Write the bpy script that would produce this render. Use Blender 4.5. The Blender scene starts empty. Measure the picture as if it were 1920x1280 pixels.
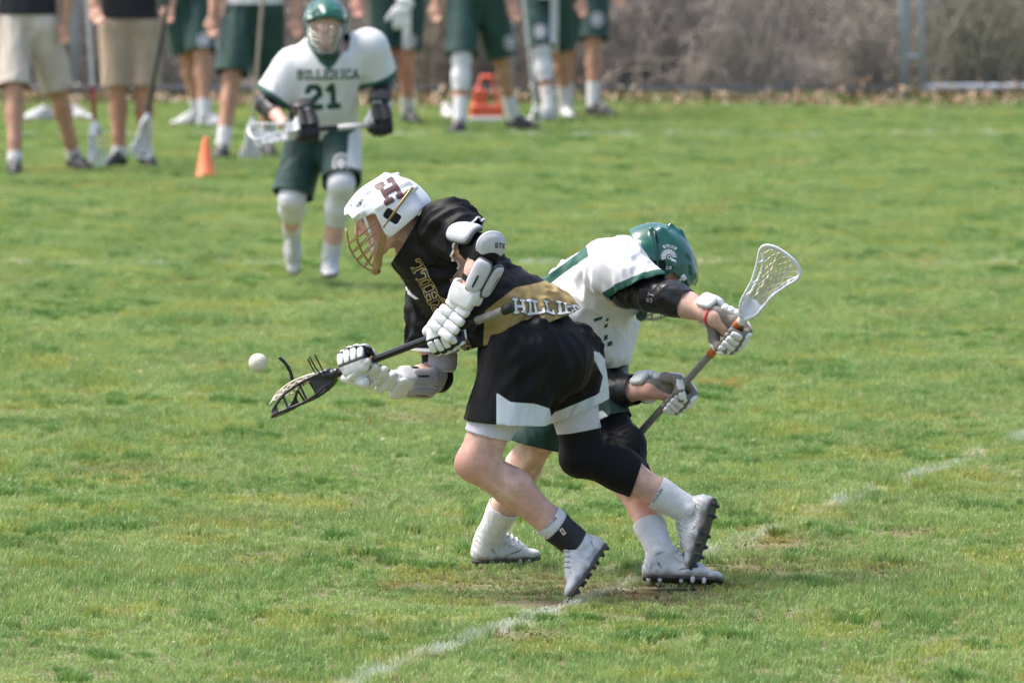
import bpy, bmesh, math, random
import numpy as np
from mathutils import Vector, Matrix
from mathutils.bvhtree import BVHTree

# ---------------------------------------------------------------- camera, sky, sun, exposure
SC = bpy.context.scene
COL = SC.collection
R = math.radians
FPX = 16340.0            # focal length in photo pixels (200 mm on a 23.5 mm sensor)
CAMH = 2.86
PITCH = math.atan(1144.0 / FPX)
Y0 = 28.87               # distance of the two players in front

cam_d = bpy.data.cameras.new("camera")
cam = bpy.data.objects.new("camera", cam_d)
COL.objects.link(cam)
cam.location = (0, 0, CAMH)
cam.rotation_euler = (R(90) - PITCH, 0, 0)
cam_d.sensor_width = 23.5
cam_d.lens = FPX * 23.5 / 1920
cam_d.clip_start = 0.5
cam_d.clip_end = 3000
cam_d.dof.use_dof = True
cam_d.dof.focus_distance = 28.95
cam_d.dof.aperture_fstop = 4.2
SC.camera = cam

SUN_EL, SUN_AZ = 60.0, -76.0     # sun high, behind the players' left
world = bpy.data.worlds.new("World")
SC.world = world
world.use_nodes = True
wn, wl = world.node_tree.nodes, world.node_tree.links
bg = wn["Background"]
sky = wn.new("ShaderNodeTexSky")
sky.sky_type = 'NISHITA'
sky.sun_disc = False
sky.sun_elevation = R(SUN_EL)
sky.sun_rotation = R(SUN_AZ)
sky.air_density = 1.0
sky.dust_density = 4.0
sky.ozone_density = 1.0
wl.new(sky.outputs[0], bg.inputs[0])
bg.inputs[1].default_value = 0.13

sun_d = bpy.data.lights.new("sun", 'SUN')
sun = bpy.data.objects.new("sun", sun_d)
COL.objects.link(sun)
sun_d.energy = 2.2
sun_d.angle = R(24)
sun_d.color = (1.0, 0.95, 0.88)
_az, _el = R(SUN_AZ), R(SUN_EL)
sun_dir = Vector((math.sin(_az) * math.cos(_el), math.cos(_az) * math.cos(_el), math.sin(_el)))
sun.rotation_euler = sun_dir.to_track_quat('Z', 'Y').to_euler()
sun.location = (0, 30, 30)

SC.view_settings.view_transform = 'Standard'
SC.view_settings.look = 'None'
SC.view_settings.gamma = 1
SC.view_settings.exposure = 1.13
SC.cycles.use_denoising = True
SC.cycles.denoising_prefilter = 'NONE'
SC.cycles.max_bounces = 6
SC.cycles.transparent_max_bounces = 8

rng = np.random.default_rng(7)
random.seed(7)

# ---------------------------------------------------------------- small maths
def V(*a): return np.array(a, float)
def nz(v):
    v = np.asarray(v, float); return v / (np.linalg.norm(v) + 1e-12)
def lerp(a, b, t): return np.asarray(a, float) * (1 - t) + np.asarray(b, float) * t
_cp, _sp = math.cos(PITCH), math.sin(PITCH)
def P(px, py, Y):
    """point of the place at distance Y that the photograph shows at px, py"""
    u, v = (px - 960) / FPX, (640 - py) / FPX
    d = V(u, _cp + v * _sp, -_sp + v * _cp)
    return V(0, 0, CAMH) + d * (Y / d[1])
def G(px, py):
    u, v = (px - 960) / FPX, (640 - py) / FPX
    d = V(u, _cp + v * _sp, -_sp + v * _cp)
    return V(0, 0, CAMH) + d * (-CAMH / d[2])
def side_px(p, Y):
    """world x,z on the upright sheet at distance Y, as drawing units (1920 wide)"""
    p = np.asarray(p); x = p[:, 0]; z = p[:, 2] - CAMH
    dep = Y * _cp - z * _sp
    return 960 + x / dep * FPX, 640 - (Y * _sp + z * _cp) / dep * FPX
def frame(o, x, z):
    x = nz(x); z = np.asarray(z, float); z = nz(z - x * np.dot(x, z)); y = np.cross(z, x)
    M = np.eye(4); M[:3, 0] = x; M[:3, 1] = y; M[:3, 2] = z; M[:3, 3] = o
    return M
def rotm(axis, deg): return np.array(Matrix.Rotation(R(deg), 3, axis))
def xf(M, p): return M[:3, :3] @ np.asarray(p, float) + M[:3, 3]

_perm = rng.permutation(256).astype(np.int64)
_perm = np.concatenate([_perm, _perm, _perm])
_grad = rng.normal(size=(256, 3)); _grad /= np.linalg.norm(_grad, axis=1)[:, None]
def noise3(p):
    p = np.asarray(p, float)
    i = np.floor(p).astype(np.int64); f = p - i; u = f * f * f * (f * (f * 6 - 15) + 10); i &= 255
    out = 0
    for dx in (0, 1):
        wx = u[:, 0] if dx else 1 - u[:, 0]
        for dy in (0, 1):
            wy = u[:, 1] if dy else 1 - u[:, 1]
            for dz in (0, 1):
                wz = u[:, 2] if dz else 1 - u[:, 2]
                h = _perm[_perm[_perm[i[:, 0] + dx] + i[:, 1] + dy] + i[:, 2] + dz]
                g = _grad[h]
                out = out + wx * wy * wz * ((f[:, 0] - dx) * g[:, 0] + (f[:, 1] - dy) * g[:, 1] + (f[:, 2] - dz) * g[:, 2])
    return out
def sd_poly(x, y, pts):
    """signed distance to a polygon, positive inside"""
    pts = np.asarray(pts, float); n = len(pts)
    d = np.full(x.shape, 1e9); s = np.ones(x.shape)
    for i in range(n):
        a, b = pts[i], pts[i - 1]
        ex, ey = b[0] - a[0], b[1] - a[1]
        wx, wy = x - a[0], y - a[1]
        t = np.clip((wx * ex + wy * ey) / (ex * ex + ey * ey), 0, 1)
        d = np.minimum(d, (wx - ex * t) ** 2 + (wy - ey * t) ** 2)
        c1, c2, c3 = y >= a[1], y < b[1], ex * wy > ey * wx
        s = np.where((c1 & c2 & c3) | (~c1 & ~c2 & ~c3), -s, s)
    return -s * np.sqrt(d)

# ---------------------------------------------------------------- solid shapes: a distance field and its skin
class Field:
    def __init__(s):
        s.prims = []; s.M = np.eye(4)
    def seg(s, a, b, ra, rb, k=.02, u=None, q=1., q2=None, op='add'):
        a, b = xf(s.M, a), xf(s.M, b)
        if u is not None: u = nz(s.M[:3, :3] @ np.asarray(u, float))
        sc = np.linalg.norm(s.M[:3, 0])
        s.prims.append(('seg', a, b, ra * sc, rb * sc, u, q, q if q2 is None else q2, k, op))
    def chain(s, pts, rs, **kw):
        for i in range(len(pts) - 1): s.seg(pts[i], pts[i + 1], rs[i], rs[i + 1], **kw)
    def ell(s, c, r, rot=None, k=.02, op='add'):
        sc = np.linalg.norm(s.M[:3, 0])
        Rm = s.M[:3, :3] / sc
        if rot is not None: Rm = Rm @ rot
        r = np.asarray(r if hasattr(r, '__len__') else (r, r, r), float) * sc
        s.prims.append(('ell', xf(s.M, c), r, Rm, k, op))
    def box(s, c, h, rd=.004, rot=None, k=.004, op='add'):
        sc = np.linalg.norm(s.M[:3, 0])
        Rm = s.M[:3, :3] / sc
        if rot is not None: Rm = Rm @ rot
        s.prims.append(('box', xf(s.M, c), np.asarray(h, float) * sc, Rm, rd, k, op))
    def cut(s, p, n, k=.003):
        s.prims.append(('pl', xf(s.M, p), nz(s.M[:3, :3] @ np.asarray(n, float)), k, 'cut'))
    def bounds(s, pr):
        if pr[0] == 'seg':
            q = max(1., pr[6], pr[7]); ra, rb = pr[3] * q, pr[4] * q
            return np.minimum(pr[1] - ra, pr[2] - rb), np.maximum(pr[1] + ra, pr[2] + rb)
        if pr[0] == 'ell':
            e = np.sqrt(((pr[3] * pr[2][None, :]) ** 2).sum(1)); return pr[1] - e, pr[1] + e
        if pr[0] == 'box':
            e = np.abs(pr[3]) @ pr[2]; return pr[1] - e, pr[1] + e
    def mesh(s, h, smooth=2):
        lo = np.full(3, 1e9); hi = -lo
        for pr in s.prims:
            if pr[-1] == 'add':
                a, b = s.bounds(pr); lo = np.minimum(lo, a); hi = np.maximum(hi, b)
        lo -= .012 + 2 * h; hi += .012 + 2 * h
        n = np.ceil((hi - lo) / h).astype(int) + 1
        D = np.full(n, .5, np.float32)
        ax = [(lo[i] + h * np.arange(n[i])).astype(np.float64) for i in range(3)]
        for pr in s.prims:
            k = pr[-2]
            if pr[0] == 'pl':
                sl = (slice(0, n[0]), slice(0, n[1]), slice(0, n[2]))
            else:
                a, b = s.bounds(pr); m = .018 + k + 2 * h
                i0 = np.clip(np.floor((a - m - lo) / h).astype(int), 0, n - 1)
                i1 = np.clip(np.ceil((b + m - lo) / h).astype(int) + 1, 1, n)
                if (i1 <= i0).any(): continue
                sl = tuple(slice(i0[i], i1[i]) for i in range(3))
            X = ax[0][sl[0]][:, None, None]; Y = ax[1][sl[1]][None, :, None]; Z = ax[2][sl[2]][None, None, :]
            if pr[0] == 'seg':
                _, a, b, ra, rb, u, qa, qb, k, op = pr
                e = b - a; L2 = max(e @ e, 1e-12)
                x, y, z = X - a[0], Y - a[1], Z - a[2]
                t = np.clip((x * e[0] + y * e[1] + z * e[2]) / L2, 0, 1)
                x, y, z = x - t * e[0], y - t * e[1], z - t * e[2]
                if u is not None:
                    c = (x * u[0] + y * u[1] + z * u[2]) * (1 / (qa + t * (qb - qa)) - 1)
                    x, y, z = x + c * u[0], y + c * u[1], z + c * u[2]
                d = np.sqrt(x * x + y * y + z * z) - (ra + t * (rb - ra))
            elif pr[0] == 'ell':
                _, c, r, Rm, k, op = pr
                x, y, z = X - c[0], Y - c[1], Z - c[2]
                l = [(x * Rm[0, i] + y * Rm[1, i] + z * Rm[2, i]) / r[i] for i in range(3)]
                k0 = np.sqrt(l[0] ** 2 + l[1] ** 2 + l[2] ** 2)
                k1 = np.sqrt((l[0] / r[0]) ** 2 + (l[1] / r[1]) ** 2 + (l[2] / r[2]) ** 2) + 1e-9
                d = k0 * (k0 - 1) / k1
            elif pr[0] == 'box':
                _, c, hh, Rm, rd, k, op = pr
                x, y, z = X - c[0], Y - c[1], Z - c[2]
                qv = [np.abs(x * Rm[0, i] + y * Rm[1, i] + z * Rm[2, i]) - (hh[i] - rd) for i in range(3)]
                d = np.sqrt(sum(np.maximum(v, 0) ** 2 for v in qv)) + np.minimum(np.maximum(np.maximum(qv[0], qv[1]), qv[2]), 0) - rd
            else:
                _, c, nn, k, op = pr
                d = (X - c[0]) * nn[0] + (Y - c[1]) * nn[1] + (Z - c[2]) * nn[2]
            A = D[sl]
            if op == 'add':
                hh_ = np.clip(.5 + .5 * (A - d) / k, 0, 1); D[sl] = A + (d - A) * hh_ - k * hh_ * (1 - hh_)
            else:
                if op == 'sub': d = -d
                hh_ = np.clip(.5 - .5 * (A - d) / k, 0, 1); D[sl] = A + (d - A) * hh_ + k * hh_ * (1 - hh_)
        return nets(D, lo, h, smooth)

_CORN = [(i, j, k) for i in (0, 1) for j in (0, 1) for k in (0, 1)]
_EDGE = [(a, b) for a in range(8) for b in range(a + 1, 8) if sum(abs(_CORN[a][i] - _CORN[b][i]) for i in range(3)) == 1]
def nets(D, lo, h, smooth):
    S = D < 0; n = np.array(D.shape)
    def sh(A, c): return A[c[0]:n[0] - 1 + c[0], c[1]:n[1] - 1 + c[1], c[2]:n[2] - 1 + c[2]]
    cnt = np.zeros(n - 1, np.int8)
    for c in _CORN: cnt += sh(S, c)
    mask = (cnt > 0) & (cnt < 8)
    idx = np.full(n - 1, -1, np.int64); N = mask.sum(); idx[mask] = np.arange(N)
    cells = np.argwhere(mask)
    vals = np.stack([sh(D, c)[mask] for c in _CORN], 1).astype(float)
    acc = np.zeros((N, 3)); num = np.zeros(N); cn = np.array(_CORN, float)
    for a, b in _EDGE:
        va, vb = vals[:, a], vals[:, b]; m = (va < 0) != (vb < 0)
        t = np.where(m, va / np.where(m, va - vb, 1), 0)
        acc += np.where(m[:, None], cn[a] + t[:, None] * (cn[b] - cn[a]), 0); num += m
    verts = lo + h * (cells + acc / num[:, None])
    quads = []
    for axn in range(3):
        o1, o2 = [(1, 2), (2, 0), (0, 1)][axn]
        s0 = [slice(None)] * 3; s1 = [slice(None)] * 3
        s0[axn] = slice(0, n[axn] - 1); s1[axn] = slice(1, n[axn])
        for o in (o1, o2): s0[o] = slice(1, n[o] - 1); s1[o] = slice(1, n[o] - 1)
        A, B = S[tuple(s0)], S[tuple(s1)]
        for sign, m in ((1, A & ~B), (-1, ~A & B)):
            w = np.argwhere(m)
            if not len(w): continue
            w[:, o1] += 1; w[:, o2] += 1
            q = []
            for d1, d2 in ((-1, -1), (0, -1), (0, 0), (-1, 0)):
                c = w.copy(); c[:, o1] += d1; c[:, o2] += d2
                q.append(idx[c[:, 0], c[:, 1], c[:, 2]])
            q = np.stack(q, 1)
            quads.append(q if sign > 0 else q[:, ::-1])
    F = np.concatenate(quads)
    for _ in range(smooth):
        verts = laplace(verts, F, .5); verts = laplace(verts, F, -.45)
    return verts, F
def laplace(v, F, w):
    acc = np.zeros_like(v); num = np.zeros(len(v))
    for i in range(4):
        a, b = F[:, i], F[:, (i + 1) % 4]
        for c in range(3): acc[:, c] += np.bincount(a, v[b, c], len(v))
        num += np.bincount(a, minlength=len(v))
    num = np.maximum(num, 1)
    return v + w * (acc / num[:, None] - v)
def vnormals(v, F):
    fn = np.cross(v[F[:, 2]] - v[F[:, 0]], v[F[:, 3]] - v[F[:, 1]])
    nn = np.zeros_like(v)
    for i in range(4):
        for c in range(3): nn[:, c] += np.bincount(F[:, i], fn[:, c], len(v))
    return nn / (np.linalg.norm(nn, axis=1)[:, None] + 1e-12)

# ---------------------------------------------------------------- objects
BASE = {}
def thing(name, label, cat, loc, group=None):
    o = bpy.data.objects.new(name, None); COL.objects.link(o)
    o.empty_display_size = .1; o.location = Vector(loc)
    o['label'] = label; o['category'] = cat
    if group: o['group'] = group
    BASE[o.name] = np.array(loc, float)
    return o
def base_of(o):
    b = np.zeros(3)
    while o is not None:
        b = b + BASE.get(o.name, np.zeros(3)); o = o.parent
    return b
def mk(name, v, f, mat, parent=None, smooth=True, attrs=None, thick=0, auto=None, loc=None):
    """one mesh object; v in world coordinates"""
    v = np.asarray(v, float)
    off = base_of(parent) if parent is not None else (np.zeros(3) if loc is None else np.asarray(loc, float))
    me = bpy.data.meshes.new(name)
    me.from_pydata((v - off).tolist(), [], f.tolist() if hasattr(f, 'tolist') else f)
    for m in (mat if isinstance(mat, (list, tuple)) else [mat]): me.materials.append(m)
    if smooth: me.polygons.foreach_set('use_smooth', np.ones(len(me.polygons), bool))
    for an, val in (attrs or {}).items():
        a = me.attributes.new(an, 'FLOAT', 'POINT'); a.data.foreach_set('value', np.asarray(val, np.float32))
    me.update()
    o = bpy.data.objects.new(name, me); COL.objects.link(o)
    if parent is not None: o.parent = parent
    elif loc is not None: o.location = Vector(loc)
    if thick:
        md = o.modifiers.new('thickness', 'SOLIDIFY'); md.thickness = thick; md.offset = -1
    return o
def tag(o, label, cat, group=None, kind=None):
    o['label'] = label; o['category'] = cat
    if group: o['group'] = group
    if kind: o['kind'] = kind
    return o
def structure(o): o['kind'] = 'structure'; return o
def stuff(o): o['kind'] = 'stuff'; return o

def trim(v, F, cuts):
    """cut a cloth skin open at hems: (point, normal, radius)"""
    bm = bmesh.new()
    bv = [bm.verts.new(p) for p in v]
    for q in F.tolist(): bm.faces.new([bv[i] for i in q])
    for p, n, rad in cuts:
        p = np.asarray(p, float)
        pv = Vector(p)
        fs = [f for f in bm.faces if (f.calc_center_median() - pv).length < rad]
        ge = set(fs)
        for f in fs: ge.update(f.verts); ge.update(f.edges)
        bmesh.ops.bisect_plane(bm, geom=list(ge), plane_co=pv, plane_no=Vector(nz(n)), clear_outer=True, dist=1e-5)
    loose = [x for x in bm.verts if not x.link_faces]
    bmesh.ops.delete(bm, geom=loose, context='VERTS')
    bm.verts.index_update()
    vv = np.array([x.co[:] for x in bm.verts]); ff = [[x.index for x in f.verts] for f in bm.faces]
    bm.free()
    return vv, ff

def folds(v, F, amp, scale, stretch=None, seed=0., ridges=(), fine=.25):
    """cloth wrinkles: long soft ridges plus laid-in tension folds"""
    n = vnormals(v, F); p = v.copy() + seed
    if stretch is not None:
        s = nz(stretch); p = p - np.outer(p @ s, s) * .68
    w = np.stack([noise3(p * scale * .5 + 11), noise3(p * scale * .5 + 37), noise3(p * scale * .5 + 71)], 1)
    a = np.clip(1 - np.abs(noise3(p * scale + w * 1.6)) * 6.5, -.7, 1)
    b = np.clip(1 - np.abs(noise3(p * scale * 2.3 + w * 1.5 + 5)) * 6.5, -.7, 1)
    m = np.clip(.55 + 1.6 * noise3(v * 4.5 + seed + 3), .12, 1.25)
    d = amp * m * (a * .8 + fine * b)
    for a_, b_, wd, am in ridges:
        a_, b_ = np.asarray(a_, float), np.asarray(b_, float)
        e = b_ - a_; t = np.clip(((v - a_) @ e) / (e @ e), 0, 1)
        dist = np.linalg.norm(v - a_ - t[:, None] * e, axis=1)
        d = d + 1.6 * am * np.exp(-(dist / wd) ** 2) * np.sin(np.clip(t, .03, .97) * math.pi) ** .5
    return v + n * d[:, None]

def tube_arrays(paths, r, n=6, closed=False):
    vs, fs = [], []
    for path in paths:
        rr = r
        if isinstance(path, tuple): path, rr = path
        p = np.asarray(path, float); m = len(p)
        if np.isscalar(rr): rr = [rr] * m
        t = np.gradient(p, axis=0); base = len(vs)
        up = V(0, 0, 1) if abs(nz(t[0])[2]) < .9 else V(1, 0, 0)
        for i in range(m):
            ti = nz(t[i]); a = nz(np.cross(up, ti)); b = np.cross(ti, a); up = b
            for k in range(n):
                an = 2 * math.pi * k / n
                vs.append(p[i] + rr[i] * (a * math.cos(an) + b * math.sin(an)))
        for i in range(m - 1):
            for k in range(n):
                k2 = (k + 1) % n
                fs.append([base + i * n + k, base + i * n + k2, base + (i + 1) * n + k2, base + (i + 1) * n + k])
        fs.append([base + k for k in range(n)][::-1]); fs.append([base + (m - 1) * n + k for k in range(n)])
    return np.array(vs), fs
def spline(pts, n=20):
    p = np.asarray(pts, float); m = len(p); out = []
    q = np.vstack([2 * p[0] - p[1], p, 2 * p[-1] - p[-2]])
    for s_ in np.linspace(0, m - 1 - 1e-6, n):
        i = int(s_); t = s_ - i; a, b, c, d = q[i], q[i + 1], q[i + 2], q[i + 3]
        out.append(.5 * (2 * b + (c - a) * t + (2 * a - 5 * b + 4 * c - d) * t * t + (3 * b - a - 3 * c + d) * t ** 3))
    return np.array(out)

# padded block: a rounded cushion used for glove and pad pieces
def cushion(M, h, e=.45, nu=10, nv=7):
    vs, fs = [], []
    sg = lambda c: math.copysign(abs(c) ** e, c)
    for j in range(nv):
        ph = -math.pi / 2 + math.pi * j / (nv - 1)
        for i in range(nu):
            th = 2 * math.pi * (i + .5) / nu
            vs.append(xf(M, (h[0] * sg(math.cos(ph)) * sg(math.cos(th)), h[1] * sg(math.cos(ph)) * sg(math.sin(th)), h[2] * sg(math.sin(ph)))))
    for j in range(nv - 1):
        for i in range(nu):
            i2 = (i + 1) % nu
            fs.append([j * nu + i, j * nu + i2, (j + 1) * nu + i2, (j + 1) * nu + i])
    return np.array(vs), fs

# ---------------------------------------------------------------- materials
def mat(name, col, rough=.6, var=.12, vscale=18, bump=.0, bscale=300, layers=(), sheen=0, sss=0, metal=0, spec=.5,
        dirt=None, weave=False, coat=0):
    m = bpy.data.materials.new(name); m.use_nodes = True
    nt = m.node_tree; N, L = nt.nodes, nt.links
    b = N['Principled BSDF']
    b.inputs['Roughness'].default_value = rough
    b.inputs['Metallic'].default_value = metal
    b.inputs['Specular IOR Level'].default_value = spec
    if sheen: b.inputs['Sheen Weight'].default_value = sheen; b.inputs['Sheen Roughness'].default_value = .4
    if coat: b.inputs['Coat Weight'].default_value = coat; b.inputs['Coat Roughness'].default_value = .12
    if sss:
        b.inputs['Subsurface Weight'].default_value = sss
        b.inputs['Subsurface Radius'].default_value = (.012, .004, .002); b.inputs['Subsurface Scale'].default_value = 1.0
    tc = N.new('ShaderNodeTexCoord')
    nz_ = N.new('ShaderNodeTexNoise'); nz_.inputs['Scale'].default_value = vscale; nz_.inputs['Detail'].default_value = 5
    L.new(tc.outputs['Object'], nz_.inputs['Vector'])
    def mix(fac, a, c):
        x = N.new('ShaderNodeMix'); x.data_type = 'RGBA'
        if hasattr(fac, 'links'): L.new(fac, x.inputs[0])
        else: x.inputs[0].default_value = fac
        for s_, val in ((6, a), (7, c)):
            if hasattr(val, 'links'): L.new(val, x.inputs[s_])
            else: x.inputs[s_].default_value = (*val, 1)
        return x.outputs[2]
    def ramp(src, lo, hi):
        r = N.new('ShaderNodeMapRange'); r.interpolation_type = 'SMOOTHSTEP'
        L.new(src, r.inputs[0]); r.inputs[1].default_value = lo; r.inputs[2].default_value = hi
        return r.outputs[0]
    out = mix(ramp(nz_.outputs[0], .3, .7), tuple(c * (1 - var) for c in col), tuple(min(1, c * (1 + var)) for c in col))
    for an, lc, w in layers:
        at = N.new('ShaderNodeAttribute'); at.attribute_name = an
        out = mix(ramp(at.outputs['Fac'], -w, w), out, lc)
    if dirt:
        dn = N.new('ShaderNodeTexNoise'); dn.inputs['Scale'].default_value = dirt[1]; dn.inputs['Detail'].default_value = 8
        dn.inputs['Roughness'].default_value = .7
        L.new(tc.outputs['Object'], dn.inputs['Vector'])
        out = mix(ramp(dn.outputs[0], dirt[2], dirt[2] + .22), out, dirt[0])
    L.new(out, b.inputs['Base Color'])
    if bump:
        bt = N.new('ShaderNodeTexNoise'); bt.inputs['Scale'].default_value = bscale; bt.inputs['Detail'].default_value = 3
        L.new(tc.outputs['Object'], bt.inputs['Vector'])
        bn = N.new('ShaderNodeBump'); bn.inputs['Strength'].default_value = bump; bn.inputs['Distance'].default_value = .004
        L.new(bt.outputs[0], bn.inputs['Height']); L.new(bn.outputs[0], b.inputs['Normal'])
    return m
PX = .9
M = {}
M['skin'] = mat('skin', (.68, .42, .335), .5, .17, 30, .3, 130, sss=.07, layers=[('flush', (.64, .33, .26), .8)], spec=.4, dirt=((.60, .335, .27), 55, .52))
M['skin_tan'] = mat('skin_tan', (.50, .27, .18), .55, .12, 12, .1, 160)
M['skin_red'] = mat('skin_red', (.62, .29, .23), .55, .12, 12, .1, 160)
M['black_cloth'] = mat('black_cloth', (.009, .009, .011), .62, .25, 20, .25, 500, sheen=.06)
M['black_jersey'] = mat('black_jersey', (.0030, .0031, .0048), .58, .25, 20, .2, 500, spec=.24,
                        layers=[('gold', (.33, .245, .10), PX), ('white', (.75, .75, .77), PX)])
M['black_shorts'] = mat('black_shorts', (.0030, .0031, .0048), .55, .25, 20, .15, 500, spec=.24,
                        layers=[('white', (.66, .71, .76), PX)])
M['white_cloth'] = mat('white_cloth', (.70, .70, .72), .75, .04, 10, .2, 500)
M['white_jersey'] = mat('white_jersey', (.72, .725, .745), .72, .04, 12, .2, 500, layers=[('green', (.018, .095, .07), PX)])
M['green_shorts'] = mat('green_shorts', (.011, .052, .042), .65, .2, 15, .2, 500, sheen=.15, layers=[('white', (.70, .71, .73), PX)])
M['compress'] = mat('compress', (.62, .61, .70), .6, .04, 20, .1, 600)
M['sleeve_black'] = mat('sleeve_black', (.0045, .0047, .0075), .68, .2, 30, .3, 350, sheen=.02, spec=.25)
M['sock'] = mat('sock', (.74, .73, .74), .85, .06, 40, .5, 260)
M['brace'] = mat('brace', (.014, .014, .017), .6, .2, 40, .3, 300)
M['khaki'] = mat('khaki', (.44, .345, .25), .8, .1, 12, .2, 300)
M['khaki_pale'] = mat('khaki_pale', (.56, .49, .42), .8, .1, 12, .2, 300)
M['navy'] = mat('navy', (.012, .013, .022), .7, .2, 12)
M['shell_white'] = mat('shell_white', (.78, .78, .79), .22, .03, 20, coat=.4)
M['shell_green'] = mat('shell_green', (.010, .105, .075), .22, .08, 12, coat=.5)
M['dark_pad'] = mat('dark_pad', (.012, .012, .014), .7)
M['gold'] = mat('gold_paint', (.31, .225, .09), .32, .1, 30, metal=.35)
M['steel'] = mat('steel', (.62, .62, .60), .28, .08, 30, metal=.85)
M['green_plastic'] = mat('green_plastic', (.008, .06, .045), .35)
M['strap'] = mat('strap', (.72, .72, .72), .6)
M['glove_black'] = mat('glove_black', (.014, .014, .015), .7)
M['glove_back'] = mat('glove_back', (.70, .71, .71), .55, .06, 40, .15, 200, layers=[('dark', (.014, .014, .015), .3)])
M['glove_palm'] = mat('glove_palm', (.20, .185, .155), .8, .2, 30)
M['glove_white'] = mat('glove_white', (.74, .75, .75), .5, .05, 40, .15, 200, dirt=((.42, .40, .34), 45, .58))
M['pad_white'] = mat('pad_white', (.52, .52, .56), .5, .05, 40, .1, 200, dirt=((.40, .38, .38), 30, .62))
M['pad_grey'] = mat('pad_grey', (.36, .34, .36), .6, .06, 40, .1, 200)
M['pad_edge'] = mat('pad_edge', (.5, .5, .55), .5)
M['pad_black'] = mat('pad_black', (.014, .014, .015), .38, .3, 30, .25, 120)
M['shoe_white'] = mat('shoe_white', (.60, .60, .585), .38, .06, 30, .3, 140, layers=[('mud', (.30, .27, .22), 1.2), ('seam', (.34, .335, .325), .5)], dirt=((.36, .33, .28), 34, .54))
M['shoe_sole'] = mat('shoe_sole', (.055, .052, .05), .6, .3, 40, .2, 100, dirt=((.14, .10, .06), 40, .55))
M['shoe_dark'] = mat('shoe_dark', (.02, .02, .024), .5)
M['stud'] = mat('stud', (.55, .55, .54), .4)
M['lace'] = mat('lace', (.6, .6, .58), .8)
M['shaft_black'] = mat('shaft_black', (.016, .016, .018), .3, .1, 20, metal=.3)
M['shaft_grey'] = mat('shaft_grey', (.34, .33, .32), .38, .12, 40, metal=.5, dirt=((.22, .17, .12), 14, .5))
M['shaft_white'] = mat('shaft_white', (.62, .62, .62), .4)
M['shaft_tan'] = mat('shaft_tan', (.34, .29, .23), .5)
M['tape_grey'] = mat('tape_grey', (.26, .245, .22), .8, .15, 60, .3, 200)
M['tape_orange'] = mat('tape_orange', (.62, .17, .045), .7)
M['tape_red'] = mat('tape_red', (.35, .05, .03), .6)
M['tape_gold'] = mat('tape_gold', (.40, .28, .10), .5)
M['head_white'] = mat('head_white', (.68, .70, .72), .3, .05, 30, coat=.3, dirt=((.38, .34, .26), 30, .64))
M['head_black'] = mat('head_black', (.012, .012, .013), .3, coat=.2)
M['string_pale'] = mat('string_pale', (.55, .51, .43), .9, .15, 60)
M['rubber_ball'] = mat('rubber_ball', (.66, .63, .52), .55, .05, 20, .1, 60, dirt=((.45, .40, .28), 30, .64))
M['orange'] = mat('orange_plastic', (.86, .22, .085), .45, .05, 10)
M['red_orange'] = mat('red_orange_plastic', (.80, .13, .065), .45, .05, 10)
M['galv'] = mat('galvanised', (.42, .47, .54), .5, .1, 10, metal=.15)
M['wire'] = mat('wire', (.24, .25, .27), .5, metal=.5)
M['brow'] = mat('eyebrow_hair', (.10, .06, .035), .8)
M['eye'] = mat('eye', (.7, .68, .66), .2, layers=[('iris', (.03, .02, .015), .05)])
M['print_gold'] = mat('print_gold', (.48, .36, .15), .6)
M['print_white'] = mat('print_white', (.74, .74, .74), .6)
M['print_black'] = mat('print_black', (.02, .018, .018), .6)
M['print_maroon'] = mat('print_maroon', (.115, .048, .05), .5)
M['print_green'] = mat('print_green', (.012, .07, .055), .6)
M['print_grey'] = mat('print_grey', (.09, .09, .10), .6)
M['wristband'] = mat('wristband', (.62, .05, .05), .5)
M['tag_red'] = mat('tag_red', (.6, .06, .05), .6)


# ================================================================ the setting
LINES = [(G(700, 1264), G(1910, 823), .040), (V(-8, 61.6, 0), V(8, 61.9, 0), .10), (V(-8, 46.75, 0), V(8, 46.9, 0), .05)]
BARE = [(G(800, 782), .30, .5), (G(660, 1052), .12, .7), (G(1490, 1022), .22, .8), (G(1715, 1000), .13, .9), (G(985, 1192), .14, 1.),
        (G(1060, 1105), .42, .75), (G(1270, 1112), .25, .8), (G(1385, 1062), .16, .7), (G(1700, 1070), .2, .6), (G(230, 880), .2, .5),
        (G(1340, 1150), .3, .35), (G(900, 1090), .35, .5), (G(480, 1050), .2, .45), (G(1560, 1075), .25, .55)]
def bare_mask(x, y):
    m = np.zeros_like(x)
    for c, r, s in BARE:
        d = np.sqrt((x - c[0]) ** 2 + ((y - c[1]) / 1.7) ** 2) / r
        m = np.maximum(m, s * np.clip(1.25 - d, 0, 1))
    return m

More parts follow.
